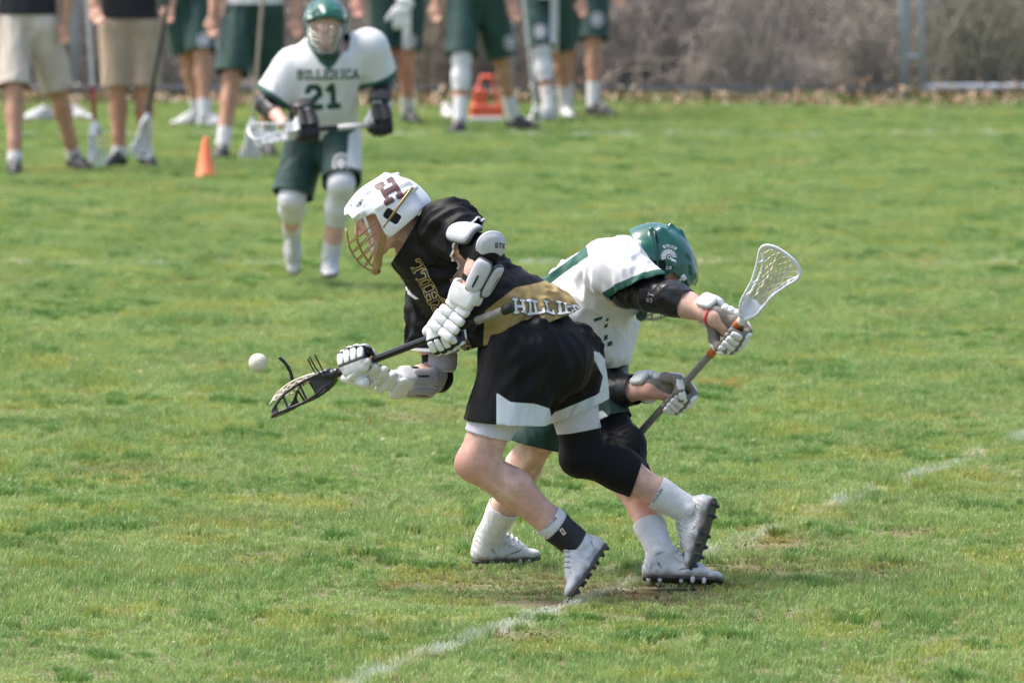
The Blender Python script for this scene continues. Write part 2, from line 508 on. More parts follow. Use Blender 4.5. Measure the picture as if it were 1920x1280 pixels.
def turf_colour(nt, soil):
    """colour of the turf from its place on the field: green, yellowed and painted patches"""
    N, L = nt.nodes, nt.links
    geo = N.new('ShaderNodeNewGeometry')
    def noise(scale, det=4, off=0.):
        mp = N.new('ShaderNodeMapping'); mp.inputs['Location'].default_value = (off, off * .7, 0)
        mp.inputs['Scale'].default_value = (1, .6, .15)
        L.new(geo.outputs['Position'], mp.inputs['Vector'])
        n = N.new('ShaderNodeTexNoise'); n.inputs['Scale'].default_value = scale; n.inputs['Detail'].default_value = det
        L.new(mp.outputs[0], n.inputs['Vector']); return n.outputs[0]
    def rmp(src, lo, hi):
        r = N.new('ShaderNodeMapRange'); r.interpolation_type = 'SMOOTHSTEP'
        L.new(src, r.inputs[0]); r.inputs[1].default_value = lo; r.inputs[2].default_value = hi; return r.outputs[0]
    def mix(f, a, c):
        x = N.new('ShaderNodeMix'); x.data_type = 'RGBA'
        L.new(f, x.inputs[0])
        for s_, val in ((6, a), (7, c)):
            if hasattr(val, 'links'): L.new(val, x.inputs[s_])
            else: x.inputs[s_].default_value = (*val, 1)
        return x.outputs[2]
    def mul(a, b):
        x = N.new('ShaderNodeMath'); x.operation = 'MULTIPLY'; L.new(a, x.inputs[0])
        if hasattr(b, 'links'): L.new(b, x.inputs[1])
        else: x.inputs[1].default_value = b
        return x.outputs[0]
    if soil:
        c = mix(rmp(noise(5), .35, .65), (.17, .15, .075), (.17, .21, .075))
        c = mix(rmp(noise(40, 3, 3), .5, .8), c, (.06, .042, .025))
    else:
        c = mix(rmp(noise(2.2), .3, .7), (.215, .350, .100), (.350, .465, .150))
        c = mix(mul(rmp(noise(1.1, 5, 7), .5, .75), .55), c, (.40, .41, .16))
        c = mix(mul(rmp(noise(55, 2, 5), .58, .8), .65), c, (.52, .45, .24))
        c = mix(mul(rmp(noise(16, 3, 9), .52, .66), .55), c, (.11, .235, .06))
        c = mix(mul(rmp(noise(21, 4, 13), .55, .70), .6), c, (.45, .37, .19))
    def near(c0, r):
        mp = N.new('ShaderNodeVectorMath'); mp.operation = 'SUBTRACT'; L.new(geo.outputs['Position'], mp.inputs[0]); mp.inputs[1].default_value = (c0[0], c0[1], 0)
        sc_ = N.new('ShaderNodeVectorMath'); sc_.operation = 'MULTIPLY'; L.new(mp.outputs[0], sc_.inputs[0]); sc_.inputs[1].default_value = (1 / r, .59 / r, 0)
        ln = N.new('ShaderNodeVectorMath'); ln.operation = 'LENGTH'; L.new(sc_.outputs[0], ln.inputs[0]); return rmp(ln.outputs['Value'], 1.25, .2)
    wn_ = rmp(noise(14, 5, 4), .35, .62)
    for c0, r0, s0 in BARE: c = mix(mul(mul(near(c0, r0 * 1.15), wn_), .85 * s0), c, (.19, .135, .075))
    wo_ = rmp(noise(9, 4, 6), .42, .6)
    for c0, r0, s0 in ((G(1350, 722), .14, .45), (G(1170, 1112), .18, .3), (G(1430, 1000), .2, .25), (G(720, 1100), .12, .3)): c = mix(mul(mul(near(c0, r0), wo_), s0), c, (.55, .17, .045))
    br = rmp(noise(4.5, 6, 2), .40, .62)
    boost = near(G(890, 1196), 1.0)
    for li, (a, b, w) in enumerate(LINES):
        n = nz(V(-(b - a)[1], (b - a)[0], 0))
        d = N.new('ShaderNodeVectorMath'); d.operation = 'DOT_PRODUCT'
        s = N.new('ShaderNodeVectorMath'); s.operation = 'SUBTRACT'
        L.new(geo.outputs['Position'], s.inputs[0]); s.inputs[1].default_value = (a[0], a[1], 0)
        L.new(s.outputs[0], d.inputs[0]); d.inputs[1].default_value = tuple(n)
        ab = N.new('ShaderNodeMath'); ab.operation = 'ABSOLUTE'; L.new(d.outputs['Value'], ab.inputs[0])
        f = rmp(ab.outputs[0], w * 1.5, w * .4)
        if li == 0:
            ad = N.new('ShaderNodeMath'); ad.operation = 'MULTIPLY_ADD'; ad.use_clamp = True; L.new(boost, ad.inputs[0]); ad.inputs[1].default_value = .38; L.new(mul(br, .60), ad.inputs[2])
            c = mix(mul(mul(f, ad.outputs[0]), .4 if soil else .9), c, (.70, .72, .68))
        else: c = mix(mul(mul(f, br), 3 * .1 if soil else .85), c, (.68, .70, .66))
    return c

# ground sheet: one sheet to the horizon, finely divided where the camera looks
def ground():
    xs = np.unique(np.concatenate([np.array([-1500, -600, -200, -60, -25, -12]), np.linspace(-8, 8, 161), np.array([12, 25, 60, 200, 600, 1500])]))
    ys = np.unique(np.concatenate([np.array([-200, -20, 5, 15]), np.linspace(22, 70, 321), np.array([74, 80, 100, 200, 600, 2500])]))
    X, Yy = np.meshgrid(xs, ys, indexing='ij')
    x, y = X.ravel(), Yy.ravel()
    q = np.stack([x, y, x * 0], 1)
    z = .012 * noise3(q * 1.7) + .008 * noise3(q * 5)
    z = np.where((np.abs(x) < 8.1) & (y > 22) & (y < 70), z, 0) - .008 - .012 * bare_mask(x, y)
    n = len(ys); f = []
    for i in range(len(xs) - 1):
        for j in range(n - 1): f.append([i * n + j, (i + 1) * n + j, (i + 1) * n + j + 1, i * n + j + 1])
    m = bpy.data.materials.new('turf_soil'); m.use_nodes = True
    b = m.node_tree.nodes['Principled BSDF']; b.inputs['Roughness'].default_value = .95
    m.node_tree.links.new(turf_colour(m.node_tree, True), b.inputs['Base Color'])
    bt = m.node_tree.nodes.new('ShaderNodeTexNoise'); bt.inputs['Scale'].default_value = 60; bt.inputs['Detail'].default_value = 6
    geo = m.node_tree.nodes.new('ShaderNodeNewGeometry'); m.node_tree.links.new(geo.outputs['Position'], bt.inputs['Vector'])
    bn = m.node_tree.nodes.new('ShaderNodeBump'); bn.inputs['Strength'].default_value = .8; bn.inputs['Distance'].default_value = .02
    m.node_tree.links.new(bt.outputs[0], bn.inputs['Height']); m.node_tree.links.new(bn.outputs[0], b.inputs['Normal'])
    structure(mk('ground', np.stack([x, y, z], 1), f, m))
ground()

# grass: blades in small patches, set out over the field
def blade_patch(name, size, count, hmin, hmax, m, r, disc=False):
    vs, fs = [], []
    cl = [(r.uniform(-size / 2, size / 2), r.uniform(-size / 2, size / 2), r.uniform(.45, 1.45), r.uniform(0, 6.28)) for _ in range(20)]
    for i in range(count):
        hm, la = 1., None
        if disc:
            a, q = r.uniform(0, 6.28), size * r.random() ** .6
            x, y = q * math.cos(a), q * math.sin(a); lean0 = q / size
        elif i % 10 < 7:
            c_ = cl[int(r.integers(0, 20))]; x, y = c_[0] + r.normal(0, .014), c_[1] + r.normal(0, .014); hm, la, lean0 = c_[2], c_[3] + r.normal(0, .9), 0
        else: x, y = r.uniform(-size / 2, size / 2, 2); lean0 = 0; hm = .75
        h = hm * r.uniform(hmin, hmax) * (1.25 - .6 * lean0 if disc else 1); w = r.uniform(.0012, .0023); th = r.uniform(0, 6.28); ln = h * r.uniform(.15, .85)
        ang = (math.atan2(y, x) if disc else (la if la is not None else r.uniform(0, 6.28))); lx, ly = math.cos(ang) * ln, math.sin(ang) * ln
        cx, cy = math.cos(th) * w, math.sin(th) * w; b = len(vs)
        vs += [(x - cx, y - cy, -.006), (x + cx, y + cy, -.006), (x + lx * .35 + cx * .8, y + ly * .35 + cy * .8, h * .6),
               (x + lx * .35 - cx * .8, y + ly * .35 - cy * .8, h * .6), (x + lx, y + ly, h)]
        fs += [[b, b + 1, b + 2, b + 3], [b + 3, b + 2, b + 4]]
    me = bpy.data.meshes.new(name); me.from_pydata([tuple(map(float, p)) for p in vs], [], fs); me.materials.append(m)
    me.update()
    return bpy.data.objects.new(name, me)
def grass_mat(name, tint):
    m = bpy.data.materials.new(name); m.use_nodes = True
    nt = m.node_tree; N, L = nt.nodes, nt.links; b = N['Principled BSDF']
    b.inputs['Roughness'].default_value = .42; b.inputs['Specular IOR Level'].default_value = .45
    c = turf_colour(nt, False)
    x = N.new('ShaderNodeMix'); x.data_type = 'RGBA'; x.blend_type = 'MULTIPLY'; x.inputs[0].default_value = 1
    L.new(c, x.inputs[6]); x.inputs[7].default_value = (*tint, 1)
    L.new(x.outputs[2], b.inputs['Base Color'])
    t = N.new('ShaderNodeBsdfTranslucent'); L.new(x.outputs[2], t.inputs[0])
    ms = N.new('ShaderNodeMixShader'); ms.inputs[0].default_value = .42
    L.new(b.outputs[0], ms.inputs[1]); L.new(t.outputs[0], ms.inputs[2]); L.new(ms.outputs[0], N['Material Output'].inputs[0])
    return m
def scatter(name, pts, idx, rotz, scl, protos, label):
    me = bpy.data.meshes.new(name); me.from_pydata(pts.tolist(), [], [])
    for an, ty, val in (('pick', 'INT', idx), ('turn', 'FLOAT', rotz)):
        a = me.attributes.new(an, ty, 'POINT'); a.data.foreach_set('value', val)
    a = me.attributes.new('grow', 'FLOAT_VECTOR', 'POINT'); a.data.foreach_set('vector', scl.astype(np.float32).ravel())
    o = bpy.data.objects.new(name, me); COL.objects.link(o)
    ng = bpy.data.node_groups.new(name, 'GeometryNodeTree')
    ng.interface.new_socket('Geometry', in_out='INPUT', socket_type='NodeSocketGeometry')
    ng.interface.new_socket('Geometry', in_out='OUTPUT', socket_type='NodeSocketGeometry')
    N, L = ng.nodes, ng.links
    gi, go = N.new('NodeGroupInput'), N.new('NodeGroupOutput')
    j = N.new('GeometryNodeJoinGeometry')
    for p in reversed(protos):
        oi = N.new('GeometryNodeObjectInfo'); oi.inputs['Object'].default_value = p; oi.inputs['As Instance'].default_value = True
        L.new(oi.outputs['Geometry'], j.inputs[0])
    ip = N.new('GeometryNodeInstanceOnPoints'); ip.inputs['Pick Instance'].default_value = True
    L.new(gi.outputs[0], ip.inputs['Points']); L.new(j.outputs[0], ip.inputs['Instance'])
    def att(nm, ty):
        n = N.new('GeometryNodeInputNamedAttribute'); n.data_type = ty; n.inputs[0].default_value = nm; return n.outputs[0]
    L.new(att('pick', 'INT'), ip.inputs['Instance Index'])
    cb = N.new('ShaderNodeCombineXYZ'); L.new(att('turn', 'FLOAT'), cb.inputs[2]); L.new(cb.outputs[0], ip.inputs['Rotation'])
    L.new(att('grow', 'FLOAT_VECTOR'), ip.inputs['Scale'])
    L.new(ip.outputs[0], go.inputs[0])
    md = o.modifiers.new('scatter', 'NODES'); md.node_group = ng
    tag(o, label, 'grass', kind='stuff')
    return o
def grass():
    T = .25
    gm = [grass_mat('grass_blade', (1, 1, 1)), grass_mat('grass_tuft', (.60, .76, .62)), grass_mat('grass_thatch', (1.15, 1.0, .8))]
    protos = [blade_patch('blade_patch', T * 1.08, 560, .015, .036, gm[0] if i < 7 else gm[2], rng) for i in range(9)]
    pts = []
    for y in np.arange(24.5, 69.5, T):
        w = .0588 * y + 1.3
        for x in np.arange(-w, w, T): pts.append((x, y))
    p = np.array(pts) + rng.uniform(-.04, .04, (len(pts), 2))
    x, y = p[:, 0], p[:, 1]
    q = np.stack([x, y * .6, x * 0], 1)
    g = .85 + .75 * noise3(q * 1.1 + 3) + .5 * noise3(q * 3.3)
    bm_ = bare_mask(x, y)
    g = np.clip(g, .45, 1.6) * (1 - .78 * bm_)
    keep = rng.random(len(x)) > bm_ * .75 - .2
    scl = np.stack([np.ones_like(g), np.ones_like(g), g], 1)
    scatter('grass', np.stack([x, y, x * 0], 1)[keep], rng.integers(0, 9, len(x))[keep].astype(np.int32), (rng.integers(0, 4, len(x)) * (math.pi / 2))[keep].astype(np.float32), scl[keep], protos,
            'short patchy green turf covering the playing field')
    # taller dark tussocks
    tp = [blade_patch('tussock_patch', .05, 170, .022, .048, gm[1], rng, True) for i in range(4)]
    n = 6500
    ty = 24.5 + 44 * rng.random(n); tx = (.0588 * ty + 1.2) * rng.uniform(-1, 1, n)
    keep = (noise3(np.stack([tx, ty * .6, tx * 0], 1) * 1.6 + 20) > .05) & (bare_mask(tx, ty) < .25)
    tx, ty = tx[keep], ty[keep]; n = len(tx); s = rng.uniform(.45, 1.2, n)
    scatter('grass', np.stack([tx, ty, tx * 0], 1), rng.integers(0, 4, n).astype(np.int32), rng.uniform(0, 6.28, n).astype(np.float32),
            np.stack([s * rng.uniform(.8, 1.3, n), s * rng.uniform(.8, 1.3, n), s * .95], 1), tp, 'darker taller grass tussocks dotted over the turf')
grass()

# loose soil crumbs kicked up in the worn turf
def crumbs():
    vs, fs = [], []
    for c, r, s in BARE:
        for i in range(int(45 * s * r / .2)):
            a, q = rng.uniform(0, 6.28), r * rng.random() ** .5
            sz = rng.uniform(.002, .007); b = len(vs)
            o = V(c[0] + q * math.cos(a), c[1] + 1.7 * q * math.sin(a), -.008 + sz * .3 + rng.random() * .012)
            for d in ((1, 0, 0), (-1, 0, 0), (0, 1, 0), (0, -1, 0), (0, 0, .8), (0, 0, -.8)): vs.append(o + sz * V(*d) * rng.uniform(.6, 1.3))
            fs += [[b + i_, b + j_, b + k_] for i_, j_, k_ in ((0, 2, 4), (2, 1, 4), (1, 3, 4), (3, 0, 4), (2, 0, 5), (1, 2, 5), (3, 1, 5), (0, 3, 5))]
    m = mat('soil_crumb', (.06, .04, .024), .95, .4, 60)
    tag(mk('soil_crumbs', np.array(vs), fs, m, smooth=False), 'brown crumbs of soil lying in the worn turf', 'soil', kind='stuff')
crumbs()

# woodland floor rising behind the fence
def hillside():
    xs = np.linspace(-30, 30, 121); ys = np.concatenate([np.linspace(68.2, 80, 40), np.linspace(82, 140, 30)])
    X, Yy = np.meshgrid(xs, ys, indexing='ij'); x, y = X.ravel(), Yy.ravel()
    q = np.stack([x, y, x * 0], 1)
    z = np.clip(y - 69.5, 0, None) * .16 + .22 * noise3(q * .5) * np.clip((y - 68.5) / 3, 0, 1) + .14 * noise3(q * 1.9) * np.clip((y - 68.5) / 2, 0, 1) - .02
    n = len(ys)
    f = [[i * n + j, (i + 1) * n + j, (i + 1) * n + j + 1, i * n + j + 1] for i in range(len(xs) - 1) for j in range(n - 1)]
    m = mat('leaf_litter', (.15, .125, .105), .95, .6, 2.2, 1.0, 9, dirt=((.34, .29, .24), 9, .5))
    structure(mk('hillside', np.stack([x, y, z], 1), f, m))
    return lambda X_, Y_: max(0, Y_ - 69.5) * .16
hz = hillside()

# fallen leaves along the foot of the fence
def leaves():
    pal = [mat('leaf_tan', (.36, .25, .165), .9, .2, 9), mat('leaf_rust', (.28, .155, .09), .9, .2, 9), mat('leaf_pale', (.46, .37, .26), .9, .2, 9)]
    for m_, cnt, nm in ((pal[0], 2300, 'tan'), (pal[1], 900, 'rust brown'), (pal[2], 1500, 'pale buff')):
        vs, fs = [], []
        for i in range(cnt):
            x = rng.uniform(-7.5, 7.5); y = 67.1 + rng.normal(0, .55) * (.5 + .5 * abs(math.sin(x * 1.3))) + .25 * math.sin(x * 1.7)
            dens = .5 + .5 * math.sin(x * 2.3 + 1) * math.sin(x * .9)
            z = .012 + abs(rng.normal(0, .06)) * (1 if abs(y - 67.2) < .5 else .25) * (.5 + dens)
            a = rng.uniform(0, 6.28); t = rng.normal(0, .5, 2); s = rng.uniform(.016, .042)
            ax = V(math.cos(a), math.sin(a), t[0]); bx = V(-math.sin(a), math.cos(a), t[1]) * .6; o = V(x, y, z); b = len(vs)
            vs += [o - ax * s, o - bx * s * .9 + V(0, 0, .01), o + ax * s, o + bx * s * .9 + V(0, 0, .01)]
            fs += [[b, b + 1, b + 2], [b, b + 2, b + 3]]
        tag(mk('fallen_leaves', np.array(vs), fs, m_, smooth=False), nm + ' dead leaves drifted along the foot of the fence', 'leaves', kind='stuff')
    # single leaves and bits blown onto the turf
    vs, fs = [], []
    for i in range(70):
        y = rng.uniform(26, 66); x = (.0588 * y + .5) * rng.uniform(-1, 1); s = rng.uniform(.004, .011); a = rng.uniform(0, 6.28); o = V(x, y, .03); b = len(vs)
        ax, bx = V(math.cos(a), math.sin(a), .3) * s, V(-math.sin(a), math.cos(a), .6) * s * .5
        vs += [o - ax, o - bx, o + ax, o + bx]; fs += [[b, b + 1, b + 2, b + 3]]
    tag(mk('leaf_scraps', np.array(vs), fs, pal[2], smooth=False), 'small pale scraps of dead leaf scattered over the turf', 'leaves', kind='stuff')
leaves()

# leafless thicket behind the fence
def thicket():
    bark = [mat('twig_grey', (.235, .20, .175), .9, .25, 6), mat('twig_brown', (.22, .165, .13), .9, .25, 6), mat('twig_pale', (.34, .29, .245), .9, .25, 6)]
    olive = mat('twig_olive', (.21, .20, .13), .9, .25, 6)
    spots = []
    for row, (yy, n) in enumerate(((68.7, 17), (69.8, 17), (71.2, 16), (73.2, 16), (76, 14), (80, 12))):
        for i in range(n): spots.append((-7.4 + 14.8 * (i + .5 + rng.uniform(-.35, .35)) / n * (1 + row * .05), yy + rng.uniform(-.6, .6), row))
    descr = ['grey', 'brown', 'pale', 'olive tinged']
    for k, (x, y, row) in enumerate(spots):
        z0 = hz(x, y) - .05; ht = rng.uniform(.7, 2.0); ci = int(rng.integers(0, 4))
        mm = (bark + [olive])[ci]
        t = thing('bare_shrub', '%s leafless %s twiggy shrub %s' % ('low' if ht < 1.1 else 'waist high' if ht < 1.6 else 'tall', descr[ci], ['just behind the chain link fence', 'in the thicket beyond the fence', 'up the slope beyond the fence'][row // 2]), 'shrub', (x, y, z0), 'bare shrubs of the thicket')
        stems, twigs = [], []
        for s_ in range(int(rng.integers(7, 12))):
            a = rng.uniform(0, 6.28); l = rng.uniform(.15, .7) * ht; h = ht * rng.uniform(.6, 1.05)
            b0 = V(x + rng.normal(0, .1), y + rng.normal(0, .1), z0)
            p = spline([b0, b0 + V(math.cos(a) * l * .3, math.sin(a) * l * .3, h * .45), b0 + V(math.cos(a) * l, math.sin(a) * l, h)], 6)
            stems.append((p, list(np.linspace(rng.uniform(.007, .016), .004, 6))))
            for w in range(4):
                a2 = rng.uniform(0, 6.28); l2 = rng.uniform(.4, 1.1); h2 = rng.uniform(.25, .8); o2 = b0 + V(*rng.normal(0, .25, 2), 0)
                dd = V(math.cos(a2), math.sin(a2) * .6, 0)
                twigs.append((spline([o2, o2 + dd * l2 * .25 + V(0, 0, h2), o2 + dd * l2 * .7 + V(0, 0, h2 * rng.uniform(.7, 1.2)), o2 + dd * l2 + V(0, 0, h2 * rng.uniform(0, .6))], 6), list(np.linspace(.007, .003, 6))))
            for w in range(22):
                q = p[int(rng.integers(0, 5))]; d = V(*rng.normal(0, 1, 3)); d[2] = d[2] * .6 + .15; d = nz(d) * rng.uniform(.15, .55)
                mid = q + d * .5 + rng.normal(0, .04, 3)
                twigs.append((np.array([q, mid, q + d + rng.normal(0, .05, 3)]), [.006, .0045, .0028]))
                for w2 in range(3):
                    e = mid + V(*rng.normal(0, .13, 3)) + V(0, 0, .05); twigs.append((np.array([mid, e]), [.004, .0024]))
        
        for st_ in stems:
            v, f = tube_arrays([st_], .01, 5); mk('stem', v, f, mm, t)
        v, f = tube_arrays(twigs, .004, 3); stuff(mk('twigs', v, f, mm, t, smooth=False))
    for k, (px, y, r, lab) in enumerate(((1570, 73.5, .075, 'dark slim sapling trunk rising behind the fence beside the double posts'),
                                         (1100, 77, .10, 'brown tree trunk rising behind the bystander in green shorts'),
                                         (1530, 71.2, .02, 'thin pale forked sapling behind the fence'),
                                         (350, 76, .12, 'thick grey brown tree trunk behind the bystanders in shorts'))):
        x = (px - 960) / FPX * y; z0 = hz(x, y) - .1
        t = thing('tree', lab, 'tree', (x, y, z0))
        p = spline([V(x, y, z0), V(x + .05, y, z0 + 1.2), V(x - .03, y + .05, z0 + 3), V(x + .1, y, z0 + 6)], 12)
        v, f = tube_arrays([(p, list(np.linspace(r, r * .4, 12)))], r, 10); mk('trunk', v, f, bark[2] if r < .03 else bark[1], t)
        br = []
        for i in range(26 if r > .03 else 10):
            q = p[int(rng.integers(2 if r < .03 else 4, 12))]; d = nz(V(*rng.normal(0, 1, 3)) + V(0, 0, .6)) * rng.uniform(.5, 1.6) * (1 if r > .03 else .35)
            br.append((spline([q, q + d * .5 + rng.normal(0, .08, 3), q + d], 5), list(np.linspace(r * .25, .004, 5))))
            for j_ in range(4):
                e = q + d * rng.uniform(.4, 1); g = nz(V(*rng.normal(0, 1, 3))) * .4; br.append((np.array([e, e + g]), [.005, .002]))
        v, f = tube_arrays(br, .01, 4); mk('crown', v, f, bark[2] if r < .03 else bark[1], t)
thicket()

# chain link fence and gate
YF = 67.35
def fence():
    def wires(x0, x1, z0, z1):
        paths = []; s = .064; H = z1 - z0
        for x in np.arange(x0 - H, x1, s):
            a0, a1 = max(x, x0), min(x + H, x1)
            if a1 > a0:
                paths.append(np.array([V(a0, YF, z0 + a0 - x), V(a1, YF, z0 + a1 - x)]))
                m_ = x0 + x1; paths.append(np.array([V(m_ - a0, YF + .004, z0 + a0 - x), V(m_ - a1, YF + .004, z0 + a1 - x)]))
        return tube_arrays(paths, .0026, 3)
    t = thing('chain_link_fence', 'grey galvanised chain link fence along the far edge of the field', 'fence', (0, YF, 0))
    for x in (-9.8, -6.6, -3.38, -.01, 3.04):
        big = abs(x - 3.04) < .01
        v, f = tube_arrays([np.array([V(x, YF + .06, -.1), V(x, YF + .06, 1.95)])], .046 if big else .038, 14); mk('post', v, f, M['galv'], t)
        c = Field(); c.ell((x, YF + .06, 1.955), (.05, .05, .035)); v, f = c.mesh(.01); mk('post_cap', v, f, M['galv'], t)
    for z in (.105, 1.85):
        v, f = tube_arrays([np.array([V(-9.8, YF + .02, z), V(3.0, YF + .02, z)])], .02, 10); mk('rail', v, f, M['wire'], t)
    v, f = wires(-9.8, 3.0, .05, 1.85); stuff(mk('wire_mesh', v, f, M['wire'], t, smooth=False))
    g = thing('chain_link_gate', 'chain link gate with pale tubular frame beside the thick fence post', 'gate', (3.9, YF, 0))
    for x, r in ((3.165, .026), (6.4, .026)):
        v, f = tube_arrays([np.array([V(x, YF, .03), V(x, YF, 1.85)])], r, 12); mk('upright', v, f, M['galv'], g)
    for z in (.115, 1.85):
        v, f = tube_arrays([np.array([V(3.19, YF, z), V(6.38, YF, z)])], .026, 12); mk('rail', v, f, M['galv'], g)
    for z in (.35, 1.5):
        v, f = tube_arrays([np.array([V(3.04, YF + .03, z), V(3.165, YF, z)])], .014, 8); mk('hinge', v, f, M['galv'], g)
    v, f = wires(3.18, 6.38, .125, 1.84); stuff(mk('wire_mesh', v, f, M['wire'], g, smooth=False))
fence()

# ================================================================ builders for people and kit
def leg(F, hip, knee, ank, s=1., k=.03, th=1., ex=0.):
    hip, knee, ank = map(np.asarray, (hip, knee, ank))
    mid = (hip + ank) / 2; bd = knee - mid
    ax = nz(ank - hip); bd = bd - ax * (bd @ ax)
    bd = nz(bd) if np.linalg.norm(bd) > .015 else V(0, -1, 0)
    tm = lerp(hip, knee, .5) + bd * .008
    F.seg(hip, tm, .096 * s * th + ex, .086 * s * th + ex, k=k); F.seg(tm, knee, .086 * s * th + ex, .060 * s + ex, k=k)
    F.ell(knee + bd * .014 * s, .050 * s + ex, k=k)
    cm = lerp(knee, ank, .32) - bd * .016 * s; lo = lerp(knee, ank, .72) - bd * .004
    F.seg(knee, cm, .053 * s + ex, .058 * s + ex, k=k); F.seg(cm, lo, .058 * s + ex, .040 * s + ex, k=k); F.seg(lo, ank, .040 * s + ex, .037 * s + ex, k=k)
    F.seg(knee + bd * .012, ank + bd * .004, .040 * s + ex, .031 * s + ex, k=k)
    # muscles, kneecap and tendons
    lat = V(0, -1, 0); sx = nz(ank - knee); lat = nz(lat - sx * (lat @ sx)); K_ = .012
    L1 = lambda t: lerp(knee, ank, t); T1 = lambda t: lerp(hip, knee, t)
    F.ell(knee + bd * .046 * s, .025 * s + ex, k=.014); F.seg(knee + bd * .048 * s, L1(.16) + bd * .040 * s, .012 * s + ex, .012 * s + ex, k=.016)
    F.seg(L1(.16) - bd * .036 * s + lat * .022 * s, L1(.44) - bd * .030 * s + lat * .020 * s, .026 * s + ex, .024 * s + ex, k=K_)
    F.seg(L1(.16) - bd * .036 * s - lat * .022 * s, L1(.40) - bd * .030 * s - lat * .020 * s, .026 * s + ex, .024 * s + ex, k=K_)
    F.seg(L1(.14) + bd * .022 * s + lat * .030 * s, L1(.62) + bd * .018 * s + lat * .016 * s, .020 * s + ex, .014 * s + ex, k=K_)
    F.seg(L1(.55) - bd * .028 * s, L1(.98) - bd * .024 * s, .015 * s + ex, .012 * s + ex, k=.014)
    F.seg(T1(.66) + bd * .030 * s + lat * .034 * s, T1(.92) + bd * .030 * s + lat * .036 * s, .032 * s * th + ex, .020 * s + ex, k=K_)
    F.seg(T1(.60) - bd * .045 * s + lat * .026 * s, L1(.05) - bd * .040 * s + lat * .030 * s, .022 * s + ex, .013 * s + ex, k=K_)
    for y_ in (-1, 1): F.ell(ank + lat * .036 * s * y_ - bd * .004, .014 * s + ex, k=.012)
    return bd
def leg_wrap(name, root, mat_, hip, knee, ank, s, th, ex, lo, hi, h=.0046, amp=.0008, scale=30., extra=None, fine=.4):
    """a tight garment round part of a leg: lo, hi are (point, outward normal) of its two ends"""
    F = Field(); leg(F, hip, knee, ank, s, th=th, ex=ex)
    if extra: extra(F)
    v, f = F.mesh(h, 2); v = folds(v, f, amp, scale, None, 1., (), fine)
    if name == 'sock':      # knitted ribs
        ax = nz(np.asarray(ank) - np.asarray(knee)); e1 = nz(np.cross(ax, V(0, 1, .2))); e2 = np.cross(ax, e1); q = v - np.asarray(ank)
        v = v + vnormals(v, f) * (np.sin(np.arctan2(q @ e1, q @ e2) * 34) * .0009)[:, None]
    v, f = trim(v, f, [(p, n, 3.) for p, n in (lo, hi)])
    return mk(name, v, f, mat_, root, thick=.002), (v, f)
def arm(F, sho, elb, wri, s=1., k=.025):
    F.seg(sho, lerp(sho, elb, .5), .055 * s, .050 * s, k=k); F.seg(lerp(sho, elb, .5), elb, .050 * s, .040 * s, k=k)
    F.seg(elb, lerp(elb, wri, .35), .040 * s, .043 * s, k=k); F.seg(lerp(elb, wri, .35), wri, .043 * s, .029 * s, k=k)
def head_field(Mh, neck, s=.98):
    F = Field(); A = Mh.copy(); A[:3, :3] *= s; F.M = A
    F.ell((-.014, 0, .013), (.096, .077, .076)); F.ell((.03, 0, -.02), (.068, .061, .088), k=.03)
    for y in (-1, 1):
        F.seg((.0, .048 * y, -.052), (.072, .012 * y, -.098), .022, .022, k=.03)
        F.ell((.056, .038 * y, -.028), (.03, .022, .028), k=.02)
        F.ell((-.012, .080 * y, -.003), (.026, .010, .033), k=.008)
    F.ell((.086, 0, -.098), (.018, .022, .017), k=.02)
    F.seg((.083, -.04, .033), (.083, .04, .033), .014, .014, k=.02)
    F.seg((.094, 0, .022), (.117, 0, -.022), .009, .0125, k=.012)
    for y in (-1, 1): F.ell((.107, .0115 * y, -.028), (.010, .008, .008), k=.008)
    for y in (-1, 1):
        F.ell((.100, .032 * y, .010), (.018, .016, .010), k=.012, op='sub')
        F.ell((.080, .032 * y, .011), (.0135, .0145, .0125), k=.004)
    F.seg((.092, -.02, -.060), (.092, .02, -.060), .0085, .0085, k=.008); F.seg((.091, -.017, -.073), (.091, .017, -.073), .0085, .0085, k=.008)
    F.seg((.101, -.017, -.0665), (.101, .017, -.0665), .0028, .0028, k=.004, op='sub')
    F.M = np.eye(4)
    F.seg(xf(A, (-.022, 0, -.03)), neck, .058 * s, .066, k=.03)
    return F, A
def join_parts(parts):
    vs, fs, o = [], [], 0
    for v, f in parts: vs.append(v); fs.append(np.asarray(f) + o); o += len(v)
    return np.vstack(vs), np.vstack(fs)
def eyes(A, root):
    for y in (-1, 1):
        F = Field(); F.M = A; F.chain([(.095, .016 * y, .030), (.094, .034 * y, .036), (.082, .052 * y, .030)], [.0048, .0048, .003], k=.004)
        v, f = F.mesh(.0022, 1); mk('eyebrow', v, f, M['brow'], root)
    for y in (-1, 1):
        c = xf(A, (.0845, .032 * y, .011)); F = Field(); F.ell(c, .0115); v, f = F.mesh(.0025, 1)
        l = (v - c) @ (A[:3, :3] / np.linalg.norm(A[:3, 0]))
        mk('eye', v, f, M['eye'], root, attrs={'iris': (.0055 - np.hypot(l[:, 1], l[:, 2])) * 100 * (l[:, 0] > 0)})

